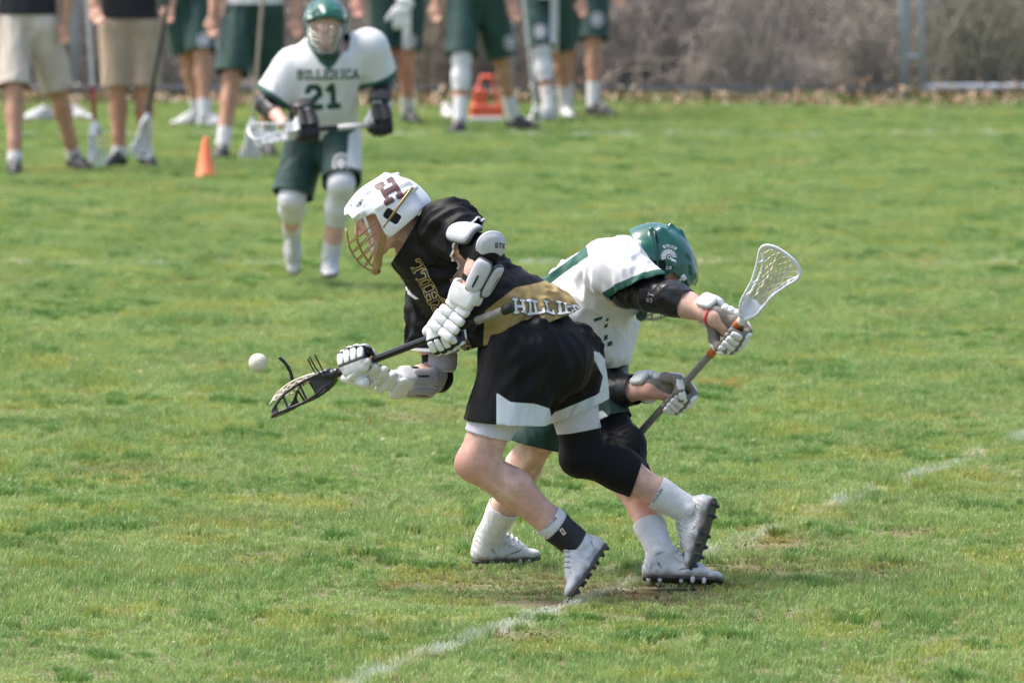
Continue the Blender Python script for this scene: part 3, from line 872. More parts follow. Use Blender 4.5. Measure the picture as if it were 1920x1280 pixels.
_cache = {}
def helmet_arrays():
    if 'h' in _cache: return _cache['h']
    F = Field()
    F.ell((0, 0, 0), (.143, .112, .113)); F.ell((-.052, 0, -.032), (.096, .102, .062), k=.03)
    for y in (-1, 1):
        F.seg((-.07, .09 * y, -.035), (.012, .092 * y, -.05), .032, .026, u=(0, 1, 0), q=.55, k=.02)
        F.seg((.085, .058 * y, .062), (-.095, .060 * y, .060), .013, .013, k=.03)
        F.seg((.02, .105 * y, .03), (-.12, .078 * y, .035), .008, .010, k=.012)
    F.ell((.098, 0, .036), (.066, .095, .014), rot=rotm('Y', 18), k=.018)
    F.seg((-.045, 0, .103), (-.088, 0, .098), .008, .007, k=.014)
    F.seg((.11, 0, .06), (-.05, 0, .112), .010, .008, k=.02)
    F.ell((0, 0, -.004), (.130, .099, .099), op='sub', k=.004); F.ell((-.03, 0, -.065), (.098, .086, .075), op='sub', k=.01)
    F.box((.142, 0, -.135), (.105, .2, .153), .01, op='sub', k=.006)
    F.box((.19, 0, -.02), (.09, .2, .045), .004, rot=rotm('Y', 18), op='sub', k=.004)
    for y in (-1, 1):
        F.box((-.010, .105 * y, -.016), (.017, .04, .028), .008, rot=rotm('Y', 32), op='sub', k=.004)
        F.box((-.085, .1 * y, .030), (.016, .03, .0045), .003, rot=rotm('Y', 24), op='sub', k=.004)
        F.box((.068, .092 * y, .066), (.016, .02, .005), .003, rot=rotm('Y', 30), op='sub', k=.003)
        F.box((.105, .062 * y, .066), (.013, .02, .004), .003, rot=rotm('Y', 30), op='sub', k=.003)
        F.box((.03, .075 * y, .098), (.014, .012, .02), .004, op='sub', k=.003)
    F.cut((.02, 0, -.078), (-.27, 0, -.96))
    v, f = F.mesh(.0026, 2)
    L = Field()
    L.ell((0, 0, -.004), (.1305, .0995, .0995)); L.ell((-.035, 0, -.045), (.098, .091, .055), k=.02)
    L.ell((.0, 0, -.02), (.112, .083, .09), op='sub', k=.004); L.ell((-.02, 0, -.07), (.085, .075, .085), op='sub', k=.01)
    L.box((.135, 0, -.115), (.105, .2, .15), .01, op='sub', k=.006); L.cut((.02, 0, -.066), (-.27, 0, -.96))
    lv, lf = L.mesh(.0045, 2)
    C = Field()
    for y in (-1, 1): C.seg((.028, .100 * y, -.040), (.100, .052 * y, -.142), .010, .017, u=(.55, .8 * y, .2), q=.3, k=.01)
    C.ell((.112, 0, -.156), (.019, .045, .020), k=.02); C.ell((.098, 0, -.140), (.020, .042, .022), op='sub', k=.01)
    cv, cf = C.mesh(.0026, 1)
    _cache['h'] = (v, f, lv, lf, cv, cf); return _cache['h']
def helmet(root, Mh, shell, bars, guard, strap=True):
    v, f, lv, lf, cv, cf = helmet_arrays()
    T = lambda a: a @ Mh[:3, :3].T + Mh[:3, 3]
    h = mk('helmet', T(v), f, shell, root)
    mk('liner', T(lv), lf, M['dark_pad'], h)
    mk('chin_guard', T(cv), cf, guard, h)
    paths = []
    for y in (-1, 1):
        paths.append(spline([(.105, .075 * y, .012), (.128, .070 * y, -.05), (.125, .05 * y, -.11), (.114, .03 * y, -.158)], 12))
        paths.append(spline([(.143, .03 * y, .008), (.160, .027 * y, -.06), (.148, .022 * y, -.125), (.116, .014 * y, -.165)], 12))
    for z, w in ((-.034, 1.), (-.064, .97), (-.094, .9), (-.124, .78)):
        s_ = [(.05 + (-.034 - z) * .55, .098 * w, z + .022), (.118, .074 * w, z + .004), (.155 - max(0, -.09 - z) * .35, .028 * w, z - .008)]
        paths.append(spline(s_ + [(p[0] + (.004 if i == 0 else 0), -p[1], p[2]) for i, p in enumerate(s_[::-1])], 22))
    for pth in paths:
        a, b = tube_arrays([pth], .0029, 7); mk('mask_bar', T(a), b, bars, h)
    for y in (-1, 1):
        a, b = tube_arrays([(spline([(-.112, .088 * y, .042), (-.04, .112 * y, .004), (.032, .103 * y, -.038)], 8), [.0045] * 8)], .004, 6)
        mk('side_strut', T(a), b, guard, h)
    if strap:
        for y in (-1, 1):
            F = Field(); F.chain([(.074, .098 * y, .030), (.078, .088 * y, -.03), (.086, .05 * y, -.088)], [.0055] * 3, u=(0, 1, 0), q=.4, k=.006)
            a, b = F.mesh(.003, 1); mk('strap', T(a), b, M['strap'], h)
            F = Field(); F.box((.074, .101 * y, .036), (.010, .005, .008), .003); a, b = F.mesh(.0025, 1); mk('strap_clip', T(a), b, M['strap'], h)
        F = Field(); F.ell((.088, 0, -.088), (.016, .045, .022)); F.ell((.076, 0, -.082), (.016, .05, .025), op='sub')
        a, b = F.mesh(.003, 1); mk('chin_cup', T(a), b, M['strap'], h)
    return h, T(v), f

def panel(name, parent, a, b, ra, rb, out, th0, th1, thick, mat_, border=None, nu=15, nv=15, sq=8):
    """moulded guard plate wrapped round part of a limb, rounded corners, soft edges"""
    a, b = np.asarray(a, float), np.asarray(b, float); ax = nz(b - a); out = nz(np.asarray(out) - ax * np.dot(out, ax)); sd = np.cross(ax, out)
    us = np.sin(np.linspace(-1, 1, nu) * math.pi / 2); vs_ = np.sin(np.linspace(-1, 1, nv) * math.pi / 2)
    def lay(grow, t0, t1):
        V_, F_ = [], []
        for top in (1, 0):
            for u in us:
                for v in vs_:
                    cu, cv = u * (1 - .16 * abs(v) ** 4), v * (1 - .16 * abs(u) ** 4)
                    th = R((th0 + th1) / 2 + cu * ((th1 - th0) / 2 + math.degrees(grow / ra))); t = .5 + cv * (.5 + grow / np.linalg.norm(b - a))
                    hgt = t0 + (t1 - t0) * math.sqrt(max(0, (1 - abs(u) ** sq) * (1 - abs(v) ** sq))) if top else t0 - .004
                    r = ra + (rb - ra) * t + hgt
                    V_.append(lerp(a, b, t) + r * (out * math.cos(th) + sd * math.sin(th)))
        n = nv; m = nu * nv
        for i in range(nu - 1):
            for j in range(nv - 1):
                F_.append([i * n + j, (i + 1) * n + j, (i + 1) * n + j + 1, i * n + j + 1]); F_.append([m + i * n + j, m + i * n + j + 1, m + (i + 1) * n + j + 1, m + (i + 1) * n + j])
        rim = [i * n for i in range(nu)] + [(nu - 1) * n + j for j in range(1, nv)] + [i * n + nv - 1 for i in range(nu - 2, -1, -1)] + [j for j in range(nv - 2, 0, -1)]
        for q in range(len(rim)):
            x, y = rim[q], rim[(q + 1) % len(rim)]; F_.append([y, x, x + m, y + m])
        return np.array(V_), F_
    v, f = lay(0, 0, thick); o = mk(name, v, f, mat_, parent)
    if border is not None:
        v2, f2 = lay(.005, -.002, thick * .55); mk('edging', v2, f2, border, parent)
    return o, (v, f)
def glove(root, O, s, m, b, thumb=1, skew=0., white=None, dark=None, palm=None, cuff=True, nm='glove', fore=None, S=1.12, wrist=None):
    """padded glove closed round a shaft: s along the shaft, m wrist to knuckles, b out of the back of the hand"""
    white = white or M['glove_white']; dark = dark or M['glove_black']
    s = nz(s); m = nz(np.asarray(m) - s * np.dot(m, s)); b0 = np.cross(s, m); b = b0 if np.dot(b0, b) > 0 else -b0
    Pt = lambda x, mm, bb: np.asarray(O) + S * (s * x + m * mm + b * bb)
    F = Field(); pads = []
    wr = Pt(skew, -.088, .020) if wrist is None else np.asarray(wrist, float) + b * .006
    fx = [(-.036, .95), (-.012, 1.06), (.012, 1.0), (.036, .82)]
    fx = [(x * thumb * -1, l) for x, l in fx]       # first finger lies beside the thumb
    for x, l in fx:
        J = [Pt(x, .010, .030), Pt(x, .010 + .036 * l, .012 + .004 * l), Pt(x, .008 + .030 * l, -.022 * l), Pt(x, -.002, -.030)]
        Wm = lerp(wr, J[0], .35)
        F.chain([Wm, J[0]], [.017, .0150], k=.014)
        F.chain(J, [.0145, .0135, .0125, .0115], k=.004)
        for i in range(3):
            a, c = J[i], J[i + 1]; mid = (a + c) / 2; d = nz(c - a); o = nz(np.cross(s, d)); o = o if np.dot(o, mid - Pt(x, .01, 0)) > 0 else -o
            L = np.linalg.norm(c - a)
            pads.append((frame(mid + o * .010, d, o), (L * .47, .0104, .0085), 'finger_pad'))
    # palm and back of the hand
    F.seg(wr, Pt(0, .0, .022), .030, .036, u=b, q=.55, k=.02)
    F.seg(Pt(-.03, -.012, .024), Pt(.03, -.012, .024), .018, .018, k=.015)
    # thumb leaves the side of the palm near its base
    ti = thumb
    tb = Pt(.034 * ti + skew * .5, -.055, .012); t1 = Pt(.058 * ti, -.022, -.004); t2 = Pt(.050 * ti, .004, -.028); t3 = Pt(.036 * ti, .022, -.034)
    F.chain([tb, t1, t2, t3], [.020, .0165, .0145, .0125], k=.012)
    for a, c in ((t1, t2), (t2, t3)):
        mid = (a + c) / 2; d = nz(c - a); o = nz(mid - Pt(.01 * ti, -.01, .0)); o = nz(o - d * (o @ d))
        pads.append((frame(mid + o * .009, d, o), (np.linalg.norm(c - a) * .52, .0118, .009), 'thumb_pad'))
    wdir = nz(fore) if fore is not None else m
    F.seg(wr, wr - wdir * (.03 if dark is M['glove_black'] else .008), .034, .036, k=.02)
    v, f = F.mesh(.003, 1)
    lb = ((v - np.asarray(O)) @ b)
    mm_ = (v - np.asarray(O)) @ m; nb_ = vnormals(v, f) @ b
    if dark is M['glove_black']: g = mk(nm, v, f, M['glove_back'], root, attrs={'dark': np.maximum((mm_ - .010) * 120, (-.05 - nb_) * 6)})
    else: g = mk(nm, v, f, dark, root)
    # rolls across the back of the hand
    hd = nz(Pt(0, .006, .03) - wr)
    bb = nz(b - hd * (b @ hd)); ss = nz(np.cross(bb, hd)); ss = ss if ss @ s > 0 else -ss
    for t, w in ((.90, .050), (.66, .050), (.42, .048), (.17, .044)):
        c = lerp(wr, Pt(0, .008, .03), t)
        for j in (-1, 1):
            pads.append((frame(c + bb * .021 + ss * j * w * .5, hd, bb), (.0138, w * .52, .0125), 'back_pad'))
    if cuff:
        wb = nz(bb - wdir * (bb @ wdir)); ws = nz(np.cross(wb, wdir))
        c = wr - wdir * .026
        pads.append((frame(c + wb * .036, wdir, wb), (.034, .046, .010), 'cuff_pad'))
        for j in (-1, 1):
            pads.append((frame(c - wdir * .014 + ws * j * .042 + wb * .010, wdir, ws * j), (.028, .030, .009), 'cuff_pad'))
    for Mf, h, n_ in pads:
        v, f = cushion(Mf, [q * (S if n_ != 'cuff_pad' else 1.1) for q in h]); mk(n_, v, f, white, g)
    return g

def shoe(root, ank, toe, up, high=False, shaft=None, L=.285, upper=None, sole=None, studs=True, laces=True, nm='shoe'):
    upper = upper or M['shoe_white']; sole = sole or M['shoe_sole']
    Mf = frame((0, 0, 0), toe, up); Mf[:3, 3] = np.asarray(ank) - Mf[:3, :3] @ V(.058, 0, .088)
    k = L / .285
    T = lambda a: a @ Mf[:3, :3].T + Mf[:3, 3]
    F = Field()
    F.ell((.036 * k, 0, .042), (.037, .034, .042)); F.seg((.045, 0, .07), (.058, 0, .095), .033, .037, k=.02)
    F.seg((.04 * k, 0, .034), (.15 * k, 0, .034), .035, .042, u=(0, 0, 1), q=.85, k=.025)
    F.seg((.15 * k, .003, .030), (.245 * k, .004, .024), .045, .034, u=(0, 0, 1), q=.68, q2=.58, k=.025)
    F.seg((.075, 0, .085), (.19 * k, 0, .044), .031, .026, k=.025)
    if high:
        sd = V(-.08, 0, 1) if shaft is None else nz(Mf[:3, :3].T @ nz(shaft))
        c0 = V(.055, 0, .085); c1 = c0 + sd * .098
        F.seg(c0, c1, .042, .042, k=.03); F.seg(c0 + V(.016, 0, .01), c1 + V(.008, 0, 0), .03, .034, k=.02)
        F.cut(c0 + sd * .092, sd)
        F.ell(c0 + sd * .11, (.036, .036, .036), op='sub', k=.006)
    else:
        F.ell((.058, 0, .125), (.040, .034, .035), op='sub', k=.008)
    F.cut((0, 0, .013), (0, 0, -1))
    for y in (-1, 1):
        F.chain([(.205 * k, .02 * y, .055), (.165 * k, .042 * y, .040), (.12 * k, .047 * y, .030)], [.0022] * 3, k=.003, op='sub')
        F.chain([(.085, .034 * y, .092), (.13 * k, .040 * y, .064), (.20 * k, .022 * y, .052)], [.0028] * 3, k=.004)
        F.chain([(.012, .018 * y, .070), (.05, .040 * y, .052), (.075, .044 * y, .020)], [.0022] * 3, k=.003, op='sub')
    F.seg((.085, 0, .112), (.185 * k, 0, .070), .010, .008, k=.012)
    v, f = F.mesh(.0034, 1)
    seam = np.full(len(v), -9.)
    for y in (-1, 1):
        for A_, B_ in (((.205 * k, .02 * y, .055), (.165 * k, .042 * y, .040)), ((.165 * k, .042 * y, .040), (.12 * k, .047 * y, .030)), ((.012, .018 * y, .070), (.05, .040 * y, .052)), ((.05, .040 * y, .052), (.075, .044 * y, .020))):
            A_, B_ = V(*A_), V(*B_); e = B_ - A_; t_ = np.clip(((v - A_) @ e) / (e @ e), 0, 1); seam = np.maximum(seam, (.0035 - np.linalg.norm(v - A_ - t_[:, None] * e, axis=1)) * 500)
    mud = (.030 - v[:, 2]) * 90 + noise3(v * 45 + np.asarray(ank)) * 2.6 - .6
    n = vnormals(v, f)
    cr = np.sin(v[:, 0] * 520 + v[:, 2] * 200 + 3 * noise3(v * 25)) * .0011 * np.clip((v[:, 2] - .02) / .02, 0, 1) * np.clip((.2 - v[:, 0]) / .05, 0, 1)
    v = v + n * cr[:, None]
    sh = mk(nm, T(v), f, upper, root, attrs={'mud': mud, 'seam': seam})
    S = Field()
    S.seg((.036 * k, 0, .012), (.13 * k, 0, .012), .038, .038, u=(0, 0, 1), q=.6); S.seg((.13 * k, .003, .012), (.245 * k, .004, .012), .044, .037, u=(0, 0, 1), q=.6, k=.02)
    S.cut((0, 0, .016), (0, 0, 1)); S.cut((0, 0, .003), (0, 0, -1))
    v, f = S.mesh(.004, 1); so = mk('sole', T(v), f, sole, sh)
    if studs:
        for x, y in ((.02, .022), (.02, -.022), (.06, .026), (.06, -.026), (.135, .034), (.135, -.03), (.175, .038), (.175, -.034), (.215, .034), (.215, -.028), (.255, .012)):
            S = Field(); S.seg((x * k, y, .006), (x * k, y, -.004), .0095, .0065); v, f = S.mesh(.004, 0); mk('stud', T(v), f, M['stud'] if high else sole, sh)
    if laces:
        for i in range(5):
            t = i / 4; c = lerp((.092, 0, .121), (.180 * k, 0, .081), t)
            a, b = tube_arrays([spline([c + V(-.006, -.024, -.010), c + V(.002, 0, .0035), c + V(.008, .024, -.010)], 7)], .0034, 5)
            mk('lace', T(a), b, M['lace'], sh)
        if high:
            c = V(.10, .0, .12)
            a, b = tube_arrays([spline([c, c + V(.03, .02, .0), c + V(.05, .03, -.04), c + V(.06, .02, -.06)], 9), spline([c, c + V(.015, .03, .02), c + V(.04, .045, -.02), c + V(.03, .04, -.05)], 9)], .0018, 5)
            mk('lace', T(a), b, M['lace'], sh)
    return sh

def stick(name, label, a, b, face, shaft, headm, netm, bands=(), head_len=.255, width=.155, cap=True, group=None, tilt=0, cord=.0021, hdir=None):
    """lacrosse stick: a butt end, b throat; the head goes on beyond b, opening towards face"""
    a, b = np.asarray(a, float), np.asarray(b, float)
    t = thing(name, label, 'lacrosse stick', a, group)
    d = nz(b - a); F = Field()
    v, f = tube_arrays([np.array([a, lerp(a, b, .5), b])], .0128, 8); mk('shaft', v, f, shaft, t, smooth=False)
    if cap:
        v, f = tube_arrays([np.array([a - d * .004, a + d * .03])], .0165, 12); mk('butt_cap', v, f, M['dark_pad'], t)
    for t0, t1, mm in bands:
        v, f = tube_arrays([np.array([lerp(a, b, t0), lerp(a, b, t1)])], .0142, 12); mk('grip_tape', v, f, mm, t)
    Mh = frame(b, d if hdir is None else hdir, face)
    if tilt: Mh[:3, :3] = Mh[:3, :3] @ rotm('Y', tilt)
    T = lambda q: np.asarray(q) @ Mh[:3, :3].T + Mh[:3, 3]
    k = head_len / .255; w = width / .155
    side = [(.0, .012), (.035, .030), (.075, .036), (.12, .040), (.17, .056), (.215, .074), (.24, .068), (.256, .038), (.26, 0)]
    prof = [(x * k, y * w) for x, y in side]
    lip = spline([(x, y, .020 + .012 * math.sin(min(1, x / .2) * 3.14)) for x, y in prof] , 30)
    low = spline([(x - (.006 if x > .2 * k else 0), y * (.86 if x < .2 * k else .92), -.022 - .008 * math.sin(min(1, x / (.26 * k)) * 3.14) + .040 * max(0, (x / k - .15) / .11) ** 1.3) for x, y in prof[:-1]] + [(prof[-1][0] - .008, 0, .016)], 30)
    H = Field()
    for y in (1, -1):
        m_ = V(1, y, 1)
        for i in range(29):
            H.seg(lip[i] * m_, lip[i + 1] * m_, .0048, .0048, k=.003); H.seg(low[i] * m_, low[i + 1] * m_, .0046, .0046, k=.003)
        for i in (2, 6, 10, 15, 21): H.seg(lip[i] * m_, low[i] * m_, .0042, .0042, k=.004)
        for i in range(18, 29): H.seg(lip[i] * m_, low[i] * m_, .0038, .0038, k=.003)
        for i in range(0, 7): H.seg(lip[i] * m_, low[i] * m_, .0046, .0046, k=.004)
    H.seg((-.022, 0, 0), (.012, 0, 0), .0165, .018, k=.012); H.seg((.01, 0, -.012), (.045 * k, 0, -.024), .014, .012, u=(0, 1, 0), q=1.6, k=.012)
    v, f = H.mesh(.0030, 1); hd = mk('head', T(v), f, headm, t)
    # pocket: knotted strings
    paths = []
    xs = np.linspace(.04 * k, .232 * k, 13)
    lw = lambda x: np.interp(x, low[:, 0], low[:, 1])
    sag = lambda x, y: -.020 - .032 * math.sin((x / (.26 * k)) ** 1.2 * 3.14) * (1 - (y / max(lw(x), .01)) ** 2)
    n = 7
    for sgn in (1, -1):
        for j in range(-len(xs), n + len(xs)):
            pth = []
            for i, x in enumerate(xs):
                u_ = (j + i * sgn * .5) / (n - 1) * 2 - 1
                if -1 <= u_ <= 1:
                    y = u_ * lw(x) * .97; pth.append((x, y, sag(x, y)))
            if len(pth) > 1: paths.append(np.array(pth))
    for y in (-.4, .4): paths.append((np.array([(x, y * lw(x), sag(x, y * lw(x)) - .003) for x in xs]), .003))
    v, f = tube_arrays(paths, cord, 4); stuff(mk('pocket_netting', T(v), f, netm, hd, smooth=False))
    return t, T

# ---------------------------------------------------------------- printed lettering
GLYPH = {
    'h': [(0, 0, 0, 1.4), (1.35, 0, 1.35, 1.4), (0, .7, 1.35, .7), (-.3, 0, .3, 0), (1.05, 0, 1.65, 0), (-.3, 1.4, .3, 1.4), (1.05, 1.4, 1.65, 1.4)],
    'H': [(0, 0, 0, 1.4), (1, 0, 1, 1.4), (0, .7, 1, .7), (-.22, 0, .22, 0), (.78, 0, 1.22, 0), (-.22, 1.4, .22, 1.4), (.78, 1.4, 1.22, 1.4)],
    'I': [(.3, 0, .3, 1.4), (.05, 0, .55, 0), (.05, 1.4, .55, 1.4)],
    'L': [(0, 0, 0, 1.4), (-.2, 0, .85, 0), (.85, 0, .85, .35), (-.2, 1.4, .25, 1.4)],
    'E': [(0, 0, 0, 1.4), (-.15, 0, .85, 0), (-.15, 1.4, .85, 1.4), (0, .72, .6, .72), (.85, 0, .85, .3), (.85, 1.4, .85, 1.1)],
    'A': [(0, 0, .45, 1.4), (.9, 0, .45, 1.4), (.2, .5, .7, .5), (-.2, 0, .2, 0), (.7, 0, 1.1, 0)],
    'V': [(0, 1.4, .45, 0), (.9, 1.4, .45, 0), (-.2, 1.4, .2, 1.4), (.7, 1.4, 1.1, 1.4)],
    'R': [(0, 0, 0, 1.4), (-.2, 0, .2, 0), (-.15, 1.4, .65, 1.4), (.65, 1.4, .85, 1.2), (.85, 1.2, .85, .95), (.85, .95, .65, .72), (.65, .72, 0, .72), (.4, .72, .9, 0), (.8, 0, 1.05, 0)],
    'S': [(.85, 1.15, .65, 1.4), (.65, 1.4, .2, 1.4), (.2, 1.4, 0, 1.2), (0, 1.2, 0, .95), (0, .95, .85, .5), (.85, .5, .85, .2), (.85, .2, .65, 0), (.65, 0, .2, 0), (.2, 0, 0, .25)],
    'T': [(.4, 0, .4, 1.4), (-.05, 1.4, .85, 1.4)], 'X': [(0, 0, .8, 1.4), (.8, 0, 0, 1.4)],
    'B': [(0, 0, 0, 1.4), (0, 0, .6, 0), (0, 1.4, .6, 1.4), (0, .72, .6, .72), (.6, 1.4, .8, 1.2), (.8, 1.2, .8, .9), (.8, .9, .6, .72), (.6, .72, .85, .5), (.85, .5, .85, .2), (.85, .2, .6, 0)],
    'C': [(.85, 1.15, .65, 1.4), (.65, 1.4, .2, 1.4), (.2, 1.4, 0, 1.15), (0, 1.15, 0, .25), (0, .25, .2, 0), (.2, 0, .65, 0), (.65, 0, .85, .25)],
    'O': [(.2, 0, .65, 0), (.65, 0, .85, .25), (.85, .25, .85, 1.15), (.85, 1.15, .65, 1.4), (.65, 1.4, .2, 1.4), (.2, 1.4, 0, 1.15), (0, 1.15, 0, .25), (0, .25, .2, 0)],
    '2': [(0, 1.1, .2, 1.4), (.2, 1.4, .65, 1.4), (.65, 1.4, .85, 1.15), (.85, 1.15, .85, .9), (.85, .9, 0, .15), (0, 0, .85, 0)],
    '1': [(.45, 0, .45, 1.4), (.15, 0, .75, 0), (.45, 1.4, .15, 1.15)],
    'M': [(0, 0, 0, 1.4), (1, 0, 1, 1.4), (0, 1.4, .5, .6), (1, 1.4, .5, .6)], 'N': [(0, 0, 0, 1.4), (.85, 0, .85, 1.4), (0, 1.4, .85, 0)],
    ' ': [],
}
ADV = {'h': 1.35, 'H': 1.62, 'I': 1.0, 'L': 1.45, 'E': 1.35, 'A': 1.4, 'V': 1.4, 'R': 1.5, 'S': 1.4, 'M': 1.5, '1': 1.2}
def text_dist(txt, U, W):
    """stroke distance over a u,v sheet; letters 1.4 high, returns distance and total width"""
    x = .2; d = np.full(U.shape, 9.)
    for ch in txt:
        for x0, y0, x1, y1 in GLYPH[ch]:
            ex, ey = x1 - x0, y1 - y0; L2 = ex * ex + ey * ey
            t = np.clip(((U - x - x0) * ex + (W - y0) * ey) / L2, 0, 1)
            d = np.minimum(d, np.maximum(np.abs(U - x - x0 - t * ex), np.abs(W - y0 - t * ey)) * .5 + np.hypot(U - x - x0 - t * ex, W - y0 - t * ey) * .5)
        x += ADV.get(ch, 1.3)
    return d, x - .2
def decal(name, parent, target, c, n, ux, w, h, maskfn, mat_, cell=.0012, lift=.0016, reach=.25, warp=None):
    """flat print laid on a surface: maskfn(u, v) true where printed (u, v in metres from the middle)"""
    n = nz(n); ux = nz(np.asarray(ux) - n * np.dot(ux, n)); uy = np.cross(n, ux)
    nu, nv = int(w / cell) + 1, int(h / cell) + 1
    u = np.linspace(-w / 2, w / 2, nu + 1); v = np.linspace(-h / 2, h / 2, nv + 1)
    cu, cv = np.meshgrid((u[1:] + u[:-1]) / 2, (v[1:] + v[:-1]) / 2, indexing='ij')
    mk_ = maskfn(cu, cv)
    need = np.zeros((nu + 1, nv + 1), bool)
    need[:-1, :-1] |= mk_; need[1:, :-1] |= mk_; need[:-1, 1:] |= mk_; need[1:, 1:] |= mk_
    bvh = target if isinstance(target, BVHTree) else BVHTree.FromPolygons([tuple(p) for p in target[0]], [tuple(q) for q in target[1]])
    ids = np.full(need.shape, -1); vs = []
    dirv = Vector(-n)
    for i, j in np.argwhere(need):
        uu, vv = u[i], v[j]
        if warp: uu, vv = warp(uu, vv)
        o = np.asarray(c) + ux * uu + uy * vv + n * reach
        hit, nn, _, dist = bvh.ray_cast(Vector(o), dirv, reach * 2.2)
        if hit is None: continue
        ids[i, j] = len(vs); vs.append(np.array(hit) + n * lift)
    fs = []
    for i, j in np.argwhere(mk_):
        q = [ids[i, j], ids[i + 1, j], ids[i + 1, j + 1], ids[i, j + 1]]
        if min(q) >= 0:
            e = [vs[k] for k in q]
            if max(np.linalg.norm(e[0] - e[2]), np.linalg.norm(e[1] - e[3])) < cell * 6: fs.append(q)
    if not fs: return None
    return mk(name, np.array(vs), fs, mat_, parent)
def word(name, parent, target, txt, c, n, ux, height, mat_, stroke=.15, outline=None, omat=None, cell=None, warp=None, squeeze=1., lift=.0016):
    _, tw = text_dist(txt, np.zeros((1, 1)), np.zeros((1, 1)))
    k = height / 1.4; w = tw * k * squeeze
    fn = lambda st: (lambda u, v: text_dist(txt, (u + w / 2) / (k * squeeze), v / k + .7)[0] < st)
    cell = cell or max(.0009, height / 26)
    bvh = BVHTree.FromPolygons([tuple(p) for p in target[0]], [tuple(q) for q in target[1]])
    pad = height * .45
    if outline: decal(name, parent, bvh, c, n, ux, w + pad, height + pad, fn(stroke + outline), omat, cell, lift, warp=warp)
    return decal(name, parent, bvh, c, n, ux, w + pad, height + pad, fn(stroke), mat_, cell, lift + (.0012 if outline else 0), warp=warp)

# ================================================================ player in black scooping the ball
YA = V(0, 1, 0)
def cloth(name, F, h, mat_, root, cuts=(), amp=.004, scale=9., stretch=None, seed=0., ridges=(), attrs=None, thick=.003, smooth=2, fine=.25):
    v, f = F.mesh(h, smooth)
    if amp: v = folds(v, f, amp, scale, stretch, seed, ridges, fine)
    if cuts: v, f = trim(v, f, cuts)
    A = {k: fn(v) for k, fn in (attrs or {}).items()}
    return mk(name, v, f, mat_, root, attrs=A, thick=thick), (v, f)
def flush_attr(v, spots, s=.05):
    d = np.full(len(v), -1.)
    for p, r in spots: d = np.maximum(d, 1 - np.linalg.norm(v - np.asarray(p), axis=1) / r)
    return d * 1.0 - .25
def plate(name, parent, a, b, ra, rb, out, mat_, depth=.0, h=.0034, q=1., round_=.006, grooves=()):
    """curved guard on the outer side of a limb"""
    F = Field(); F.seg(a, b, ra, rb, k=.01)
    out = nz(out); ax = nz(np.asarray(b) - np.asarray(a))
    F.cut(np.asarray(a) + out * depth, -out, k=.012); F.cut(b + ax * rb * .25, ax, k=.014); F.cut(a - ax * ra * .25, -ax, k=.014)
    for g0, g1, gr in grooves: F.seg(g0, g1, gr, gr, k=.004, op='sub')
    v, f = F.mesh(h, 2); return mk(name, v, f, mat_, parent), (v, f)

